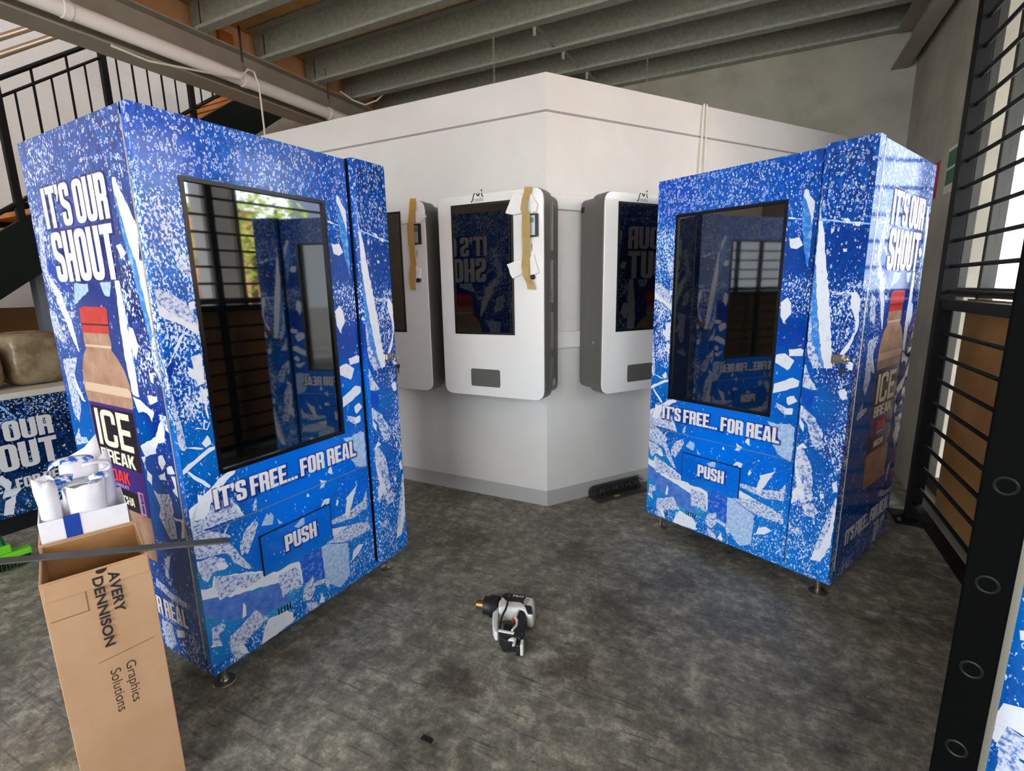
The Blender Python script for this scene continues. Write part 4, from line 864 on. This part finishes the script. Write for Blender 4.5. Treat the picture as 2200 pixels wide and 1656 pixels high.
lf.build('crown', mat('yellow green leaves', (168,178,62), .6, noise=(2,(120,140,44),.4,.6)), tr)
# ================================================================== STAIRS
DGREEN = mat('dark green steel', (6,17,11), .6, spec=.2); TIMB = mat('orange timber tread', (214,146,78), .6, noise=(5,(184,114,50),.4,.65))
stt = thing('staircase', 'steel staircase with dark green stringer, orange timber treads and black balustrade', 'stairs', (-5, 0, 0))
sz = lambda y: 1.80+.735*(y-1.70)
for x in (-.03, -1.06):
    MB().prism([(-.62, sz(-.62)), (4.5, sz(4.5)), (4.5, sz(4.5)-.43), (-.1, sz(-.1)-.43), (-.62, 0)], lambda a, b, h: (h, a, b), (x, x+.06)).build('stringer', DGREEN, stt)
ny = int(round(sz(4.4)/.184))
for k in range(1, ny+1):
    z = k*.184-.03; y = 1.70+(z-1.80)/.735+.02
    MB().box(-1.0, -.035, y, y+.29, z-.02, z+.02).build('tread', TIMB, stt, bevel=.003)
def rail(dz, r_, nm, y0=-.5, y1=4.4): MB().tube([(0, y0, sz(y0)+dz), (0, y1, sz(y1)+dz)], r_, 8).build(nm, BLACKST, stt, smooth=True)
rail(.945, .016, 'handrail'); rail(.83, .010, 'rail'); rail(.11, .012, 'bottom_rail')
for k, y in enumerate((-.32, .40, 1.12, 1.835, 2.553, 3.27, 3.99)): MB().box(-.022, .022, y-.022, y+.022, sz(y)-.1, sz(y)+.945).build('newel_post', BLACKST, stt)
y = -.2
kk = 0
while y < 4.3:
    if min(abs(y-q) for q in (-.32,.40,1.12,1.835,2.553,3.27,3.99)) > .06:
        MB().tube([(0, y, sz(y)+.11), (0, y, sz(y)+(.945 if kk % 2 else .83))], .0095 if kk % 2 else .008, 6).build('baluster', BLACKST, stt)
    kk += 1; y += .119
tag(MB().box(-5.2, -5.1, 1.88, 1.98, 0, 1.56).build('steel_column', mat('blue grey steel', (98,106,112), .5)), 'blue grey steel column holding up the stairs behind the left machine', 'column')
PIPE = mat('dull copper pipe', (176,158,136), .35, .6)
for y, z, lab in ((2.34, 3.55, 'upper'), (2.316, 3.404, 'lower')):
    tag(MB().tube([(-6.1, y-3.2, z-3.2*.735), (-6.1, y+1.6, z+1.6*.735)], .026, 12).build('wall_handrail', PIPE, smooth=True), lab+' of two sloping metal tubes beyond the far side of the stairs', 'handrail', 'sloping metal tubes')
# ================================================================== CHEST WITH PRINT, BUNDLES
ch = thing('chest_counter', 'low chest counter wrapped in blue ice print darkened for shade, with a white top rim', 'chest', (-3.72, 0, 0))
mb = MB(); ys = steps([.25, 1.62], .04); zs = steps([.1, .765], .04)
grid(mb, ys, zs, lambda y, z: (0, y, z))
for q in ([(0,.25,.1),(-.62,.25,.1),(-.62,.25,.765),(0,.25,.765)], [(0,1.62,.1),(-.62,1.62,.1),(-.62,1.62,.765),(0,1.62,.765)], [(-.62,.25,.1),(-.62,1.62,.1),(-.62,1.62,.765),(-.62,.25,.765)], [(0,.25,.1),(0,1.62,.1),(-.62,1.62,.1),(-.62,.25,.1)]): mb.poly(q)
fch = lambda y, z, l: (l, y, z)
for i, (s, pl) in enumerate((('w', [(1.03,.33),(1.06,.35),(1.09,.30),(1.08,.26),(1.13,.25),(1.10,.22),(1.04,.22),(1.06,.27)]), ('w', [(1.05,.2),(1.1,.22),(1.07,.11),(1.03,.12)]), ('l', [(1.1,.74),(1.13,.70),(1.16,.66),(1.165,.66),(1.13,.72),(1.105,.745)]), ('l', [(1.165,.66),(1.12,.62),(1.125,.61),(1.17,.655)]), ('f', [(.5,.3),(.62,.42),(.7,.4),(.6,.2)]), ('w', [(1.34,.44),(1.36,.445),(1.355,.43)]))):
    add_art(mb, s, pl, fch, i, rnd)
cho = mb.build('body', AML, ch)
CC = [(1.2,.7,(5,27,66),.55,.5),(1.5,.7,(5,23,57),.4,.4),(.6,.6,(7,31,72),.5,.4),(1.2,.45,(5,28,69),.1,.1),(1.2,.15,(12,53,93),.45,.1),(.6,.2,(12,53,93),.4,.1),(1.5,.3,(8,43,82),.3,.1)]  # blues lowered to put the left machine's shade into the print colour
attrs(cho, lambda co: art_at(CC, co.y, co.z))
MB().box(-.60, -.02, .27, 1.60, 0, .1).build('shadow_base', BLK, ch)  # black box stands for the shadow under the chest
WTOP = mat('off white counter top', (206,202,192), .5)
MB().box(-.63, .012, .24, 1.63, .765, .80).build('top', WTOP, ch, bevel=.005)
def TC(lp): place_mesh('lettering', curve_mesh('t', lp, .0002), mat('grey white lettering', (222,220,220), .3), cho, (.0018, 0, 0), (0,1,0), (0,0,1))
TC(block_text("IT'S OUR", (.867, .53, 1.318, .645))); TC(block_text('SHOUT', (.875, .362, 1.322, .515))); TC(block_text("IT'S FREE... FOR REAL", (.785, .248, 1.377, .31)))
WRAPF = mat('cloudy stretch wrap', (150,134,108), .25, noise=(7,(116,96,68),.4,.6), bump=(14,.6))
def bundle(x0, x1, y0, y1, z0, z1, lab, seed):
    b = bmesh.new(); bmesh.ops.create_cube(b, size=1); bmesh.ops.subdivide_edges(b, edges=b.edges[:], cuts=5, use_grid_fill=True); r_ = random.Random(seed)
    for v in b.verts:
        p = v.co*2; m_ = max(abs(p.x), abs(p.y), abs(p.z)); q = Vector((math.copysign(abs(p.x)**1.0, p.x), p.y, p.z)); l = (abs(p.x)**6+abs(p.y)**6+abs(p.z)**6)**(1/6); q = p/l if l > 0 else p
        j = r_.uniform(-.025, .025) if q.z > -.9 else 0
        v.co = Vector(((x0+x1)/2+q.x*(x1-x0)/2*(1+j), (y0+y1)/2+q.y*(y1-y0)/2*(1+j), (z0+z1)/2+q.z*(z1-z0)/2))
    me = bpy.data.meshes.new('wrapped_bundle'); b.to_mesh(me); b.free(); me.materials.append(WRAPF)
    for p in me.polygons: p.use_smooth = True
    o = bpy.data.objects.new('wrapped_bundle', me); COL.objects.link(o); o.modifiers.new('sub', 'SUBSURF').render_levels = 2
    return tag(o, lab, 'bundle', 'wrapped bundles on the chest')
bundle(-4.18, -3.86, 1.24, 1.52, .80, 1.12, 'big bundle in cloudy stretch wrap on the chest counter top', 2)
bundle(-4.2, -3.84, .86, 1.22, .80, 1.06, 'wrapped bundle on the chest counter, left of the biggest one', 3)
tag(MB().box(-6.4, -6.37, .2, 3.4, 0, 1.226).build('brown_board', mat('brown hardboard', (124,88,48), .7)), 'wide brown board standing behind the wrapped bundles under the stairs', 'board')
# broom
GRN = mat('bright green plastic', (110,200,34), .4)
br = thing('broom', 'bright green broom standing head down on the floor by the printed chest counter', 'broom', (-3.27, .80, 0), R(82))
MB().box(-.17, .17, -.035, .035, .055, .085).build('head', GRN, br, bevel=.006)
mb = MB(); rnd = random.Random(5)
for k in range(40):
    for q in range(4):
        x = -.16+k*.0082; yy = -.026+q*.017; mb.tube([(x, yy, .055), (x+rnd.uniform(-.004,.004), yy+rnd.uniform(-.004,.004), 0)], .0022, 4)
mb.build('bristles', mat('dark green bristles', (20,52,14), .7), br)
MB().box(.05, .10, -.025, .025, .085, .125).build('socket', GRN, br, bevel=.004)
MB().tube([(.075, 0, .12), (-.1, .12, 1.25)], .012, 10).build('handle', mat('dark green handle', (16,92,50), .3), br, smooth=True)
# ================================================================== CARTONS
KRAFT = mat('kraft cardboard', (190,150,114), .8, noise=(5,(180,140,104),.4,.65)); KRIN = mat('kraft inside', (168,122,74), .85, noise=(5,(150,106,60),.4,.65)); PRINT = mat('black carton print', (40,30,32), .7)
CM = Matrix.Translation((-1.382, .41, 0)) @ Matrix.Rotation(R(69), 4, 'Z')
def carton(x0, x1, y0, y1, h, nm, lab, mo, mi_, t_=.005):
    t = thing(nm, lab, 'carton'); t.matrix_world = CM
    mb = MB()
    for q in ((x0, x1, y0, y0+t_), (x0, x1, y1-t_, y1), (x0, x0+t_, y0+t_, y1-t_), (x1-t_, x1, y0+t_, y1-t_)): mb.box(q[0], q[1], q[2], q[3], 0, h)
    mb.box(x0+t_, x1-t_, y0+t_, y1-t_, 0, .006)
    o = mb.build('walls', [mo], t, bevel=.0015)
    li = MB()
    for q in ((x0+t_, x1-t_, y0+t_, y0+t_+.001), (x0+t_, x1-t_, y1-t_-.001, y1-t_), (x0+t_, x0+t_+.001, y0+t_, y1-t_), (x1-t_-.001, x1-t_, y0+t_, y1-t_)): li.box(q[0], q[1], q[2], q[3], .01, h-.004)
    li.build('lining', mi_, t)
    return t, o
c1, c1w = carton(0, .198, 0, .235, .70, 'cardboard_carton', 'tall open brown carton with black lettering in the near left corner', KRAFT, KRIN)
MB().box(.004, .196, -.0045, 0, .655, .697).build('folded_rim', KRAFT, c1, bevel=.0015)
def TB(txt, rect, b): place_mesh('lettering', font_mesh(txt, rect, b, 0), PRINT, c1w, (0, -.0049 if rect[0] < -.66 else -.0006, 0), (0,0,-1), (1,0,0))
TB('AVERY', (-.684, .117, -.576, .138), .028); TB('DENNISON', (-.681, .0877, -.498, .1078), .028)
TB('Graphics', (-.437, .1125, -.322, .1375), -.004); TB('Solutions', (-.431, .0877, -.313, .1075), -.004)
tg = MB(); tg.poly([(.098,-.0052,.698),(.118,-.0052,.698),(.115,-.0052,.691),(.108,-.0052,.687),(.1,-.0052,.688),(.096,-.0052,.693)]); tg.build('print_logo', PRINT, c1w); tg = MB(); tg.poly([(.0705,-.0007,.4615),(.0705,-.0007,.4626),(.181,-.0007,.4752),(.181,-.0007,.4741)]); tg.build('print_rule', PRINT, c1w)
ct = MB(); ct.box(.007,.0726,-.0007,.0001,.603,.6048).box(.0718,.0735,-.0007,.0001,.603,.655); ct.build('cut_line', mat('cut edge shade', (122,84,52), .9), c1w)
c2, c2w = carton(-.004, .192, .243, .425, .700, 'cardboard_carton', 'second brown carton behind the lettered one, holding a white box', KRAFT, KRIN)
PAPER = mat('white paper', (232,228,232), .6, noise=(8,(214,210,218),.45,.7)); BLUEB = mat('blue printed band', (24,62,150), .45)
c3 = thing('white_box', 'white box with a blue band stuffed with paper scraps, inside the rear carton', 'box'); c3.matrix_world = CM
mb = MB()
for q in ((.003, .185, .252, .255), (.003, .185, .412, .415), (.003, .006, .255, .412), (.182, .185, .255, .412)): mb.box(q[0], q[1], q[2], q[3], .012, .755)
mb.box(.006,.182,.255,.412,.012,.016)
wb = mb.build('walls', PAPER, c3); MB().box(.052, .085, .2508, .2521, .012, .76).build('blue_band', BLUEB, c3)
def crumple(nm, lab, cat, pts_rings, m, closed=True, grp='paper offcuts in the white box'):
    mb = MB(); rings = [[mb.bm.verts.new(p) for p in r_] for r_ in pts_rings]; n = len(rings[0])
    for A, B in zip(rings, rings[1:]):
        for k in range(n if closed else n-1): mb.face([A[k], A[(k+1) % n], B[(k+1) % n], B[k]])
    o = mb.build(nm, m, smooth=True); s_ = o.modifiers.new('thick', 'SOLIDIFY'); s_.thickness = .0012
    o.matrix_world = CM; return tag(o, lab, cat, grp)
rnd = random.Random(12)
def ell(cx, cy, rx, ry, z, n=18, j=.0015): return [(cx+rx*cos(2*pi*k/n)+rnd.uniform(-j,j), cy+ry*sin(2*pi*k/n)+rnd.uniform(-j,j), z+rnd.uniform(-j,j)*2) for k in range(n)]
crumple('paper_roll', 'tall white paper roll at the left of the white box', 'paper', [ell(.031,.29,.020,.02,.60), ell(.031,.29,.021,.02,.70), ell(.030,.29,.022,.021,.78), ell(.029,.292,.024,.022,.83), ell(.028,.294,.021,.02,.858,j=.004)], PAPER)
crumple('paper_roll', 'folded white paper cylinder bulging at the front of the white box', 'paper', [ell(.106,.292,.034,.028,.60), ell(.106,.292,.038,.03,.72), ell(.107,.292,.042,.031,.79), ell(.108,.293,.045,.031,.828,j=.003)], PAPER)
def sheet(nm, lab, pts0, pts1, m=PAPER, cat='paper'):
    return crumple(nm, lab, cat, [pts0]+[[tuple(Vector(a).lerp(Vector(b), f_)+Vector((rnd.uniform(-.003,.003), rnd.uniform(-.004,.004), 0))) for a, b in zip(pts0, pts1)] for f_ in (.35,.7)]+[pts1], m, False)
sheet('paper_sheet', 'white paper sheet standing at the right of the white box', [(.122,.352,.62),(.143,.34,.62),(.163,.355,.62),(.170,.38,.62)], [(.145,.36,.872),(.156,.348,.885),(.168,.36,.898),(.173,.385,.84)])
sheet('paper_sheet', 'white paper sheet rising to a point at the back of the white box', [(.05,.39,.62),(.09,.4,.62),(.13,.4,.62),(.165,.395,.62)], [(.06,.385,.87),(.09,.395,.885),(.12,.395,.90),(.15,.39,.935)])
SCR = mat('blue and white vinyl scrap', (22,92,190), .2, noise=(40,(230,232,238),.46,.54))
def curl(lab, c, r_, a0, a1, wd, m, tilt=0):
    rows = []
    for k in range(14):
        a = a0+(a1-a0)*k/13; x = c[0]+r_*cos(a)*1.4; z = c[2]+r_*sin(a)*.55; y = c[1]+.004*sin(3*a)
        rows.append([(x, y-wd/2, z), (x+tilt*.3, y, z+tilt), (x+tilt*.5, y+wd/2, z+tilt*1.6)])
    return crumple('vinyl_scrap', lab, 'scrap', rows, m, False, 'vinyl scraps in the white box')
curl('curled blue and white vinyl strip on top of the paper scraps', (.085,.33,.865), .034, .2, 3.4, .022, SCR, .008)
curl('white vinyl strip looping over the right of the paper scraps', (.125,.325,.852), .03, -1.2, 2.0, .014, PAPER, .004)
curl('dark blue vinyl twist beside the paper roll', (.058,.30,.83), .02, .5, 5.2, .02, SCR, .01)
curl('silvery vinyl scrap poking out of the paper cylinder', (.095,.295,.815), .028, .3, 3.0, .03, mat('silver vinyl', (196,200,208), .18, .4, noise=(30,(90,130,190),.5,.6)), .006)
curl('blue vinyl flick at the right rim of the paper cylinder', (.135,.295,.825), .016, .0, 3.6, .02, SCR, .008)
# flat dark bar across the carton
bv = Vector((-.412, -.299, 0)).normalized(); bp_ = Vector((-1.176, .718, .7045)); bn = Vector((-bv.y, bv.x, 0)); q = []
for k in range(9): a = -pi/2+pi*k/8; q.append((.013-.013*cos(a), .013*sin(a)))
q = q+[(.95, .0155), (.95, -.0155)]
hole = [(.014+.0035*cos(2*pi*k/10), .0035*sin(2*pi*k/10)) for k in range(10)]
me = curve_mesh('flat_bar', [q, hole], .0022); me.materials.clear()
fb = place_mesh('flat_bar', me, mat('dark grey flat bar', (62,60,58), .45), None, tuple(bp_), tuple(bv), tuple(bn))
tag(fb, 'dark grey flat bar with a holed round end lying across the lettered carton', 'bar')
# ================================================================== FLOOR ITEMS
GW = mat('white tool plastic', (224,222,218), .35); GB = mat('black tool rubber', (26,25,28), .5)
hg = thing('heat_gun', 'white and black heat gun lying on the concrete floor with its cord wound on', 'heat gun', (-.80, 1.53, 0))
O = Vector((-.80, 1.53))
def pz(pts, z0, z1): return MB().prism([(p[0]-O.x, p[1]-O.y) for p in pts], lambda a, b, h: (a, b, h), (z0, z1))
pz([(-.868,1.631),(-.79,1.653),(-.743,1.661),(-.713,1.607),(-.702,1.561),(-.726,1.556),(-.755,1.575),(-.79,1.560),(-.815,1.56),(-.842,1.535),(-.866,1.58)], .012, .078).build('motor_housing', GW, hg, bevel=.012, segs=3)
pz([(-.865,1.610),(-.861,1.633),(-.79,1.654),(-.772,1.648),(-.770,1.615),(-.758,1.60),(-.779,1.605),(-.833,1.590)], .076, .081).build('side_panel', GB, hg, bevel=.002)
pz([(-.757,1.597),(-.727,1.602),(-.704,1.562),(-.722,1.555)], .074, .0805).build('side_panel', GB, hg, bevel=.002)
pz([(-.77,1.60),(-.75,1.605),(-.73,1.557),(-.701,1.46),(-.690,1.43),(-.728,1.425),(-.735,1.47),(-.744,1.52),(-.772,1.55)], .014, .070).build('grip', GB, hg, bevel=.010, segs=3)
pz([(-.772,1.57),(-.765,1.572),(-.757,1.525),(-.744,1.515),(-.733,1.485),(-.737,1.452),(-.745,1.452),(-.741,1.484),(-.752,1.508),(-.766,1.52)], .066, .073).build('grip_stripe', GW, hg, bevel=.002)
pz([(-.866,1.58),(-.842,1.535),(-.826,1.50),(-.806,1.462),(-.79,1.437),(-.80,1.428),(-.822,1.45),(-.846,1.49),(-.865,1.53)], .02, .058).build('guard', GW, hg, bevel=.006)
pz([(-.792,1.437),(-.70,1.452),(-.678,1.42),(-.683,1.405),(-.70,1.398),(-.705,1.42),(-.735,1.405),(-.765,1.412)], .012, .06).build('base_block', GB, hg, bevel=.006)
pz([(-.735,1.405),(-.727,1.425),(-.708,1.425),(-.70,1.395),(-.708,1.385),(-.714,1.41),(-.722,1.412)], .058, .068).build('hanging_hook', GW, hg, bevel=.003)
pz([(-.693,1.43),(-.682,1.435),(-.672,1.405),(-.682,1.398)], .02, .066).build('rear_foot', GW, hg, bevel=.004)
pz([(-.79,1.443),(-.70,1.458),(-.70,1.450),(-.79,1.435)], .06, .066).build('trim_bar', GW, hg)
ax = Matrix.Translation((-.098, .047, .046)) @ Matrix.Rotation(R(12), 4, 'Z')
def along(prof, nm, m, n=20):
    o = MB().lathe(prof, (0,0,0), n, 'x').build(nm, m, hg, smooth=True); o.matrix_local = ax; return o
along([(.016,-.062),(.018,-.06),(.019,-.04),(.019,-.02)], 'nozzle', mat('heat stained brass', (150,112,66), .35, .85))
cl_ = along([(.028,-.03),(.036,-.028),(.036,.0),(.032,.004),(.030,.03)], 'collar', GB)
crd = []
for k in range(70): a = 2*pi*k/14; crd.append(ax @ Vector((-.002+k*.0005, .040*cos(a), .040*sin(a))))
crd += [Vector(q) for q in ((-.046,.09,.088),(-.042,.086,.09),(-.03,.071,.088),(-.022,.05,.087),(-.015,.029,.086),(-.010,.010,.084),(-.012,-.01,.074),(-.012,-.025,.064),(-.008,-.044,.056),(.002,-.07,.05),(.012,-.09,.035),(.024,-.104,.016),(.042,-.115,.006),(.056,-.118,.006),(.066,-.114,.012),(.074,-.118,.03))]
MB().tube([tuple(p) if p.z > .006 else (p.x, p.y, .006) for p in crd], .0042, 7).build('power_cord', GB, hg, smooth=True)
MB().lathe([(.018,.05),(.018,.072),(.012,.076)], (.035, -.062, 0), 16).build('dial', BLKPL, hg, smooth=True)
MB().lathe([(.006,.05),(.006,.066)], (.032, -.012, 0), 10).build('trigger', mat('orange trigger', (214,86,40), .4), hg)
MB().lathe([(.006,.081),(.006,.0818)], (-.038, .09, 0), 12).build('badge', mat('red badge', (214,70,56), .4), hg)
o = place_mesh('lettering', font_mesh('PRO', (0, 0, .046, .012), .03, 0), mat('white ink', (236,236,236), .5), hg, (-.022, .094, .0815), (.97,.24,0), (-.24,.97,0))
vt = MB()
for k in range(4): vt.box(.03, .05, .098-k*.011+.006, .101-k*.011+.006, .078, .0787)
vt.build('vent_slots', GB, hg)
# coil rack on the floor by the booth
rk = thing('coil_rack', 'black vending coil tray with an orange sticker on the floor by the booth', 'tray'); rk.matrix_world = MR @ Matrix.Translation((.30, -.012, 0))
RB = mat('black painted tray', (66,66,62), .4)
MB().box(0, .42, -.118, 0, 0, .004).box(0, .42, -.118, -.115, .004, .009).box(0, .42, -.100, -.098, .004, .007).build('tray', RB, rk)
MB().prism([(.0,.004),(.41,.004),(.41,.07),(.03,.07),(.008,.06),(0,.045)], lambda a, b, h: (a, h, b), (-.008, -.004)).build('back_plate', RB, rk)
cp = [(.02+k*.0026, -.047+.030*cos(2*pi*k/14), .036+.030*sin(2*pi*k/14)) for k in range(146)]
MB().tube(cp, .003, 6).build('coil', mat('black coil wire', (34,34,34), .3, .3), rk, smooth=True)
MB().box(.15, .19, -.0975, -.074, .004, .0062).build('sticker', mat('orange sticker', (214,160,62), .5), rk)
MB().lathe([(.012,0),(.012,.006)], (.392, -.047, .036), 12, 'x').build('end_cap', mat('bright zinc', (205,205,205), .3, .9), rk)
tag(MB().box(-.818, -.782, .985, 1.0, 0, .004).build('plastic_offcut', GB), 'tiny black plastic offcut on the floor at the bottom of the view', 'offcut')
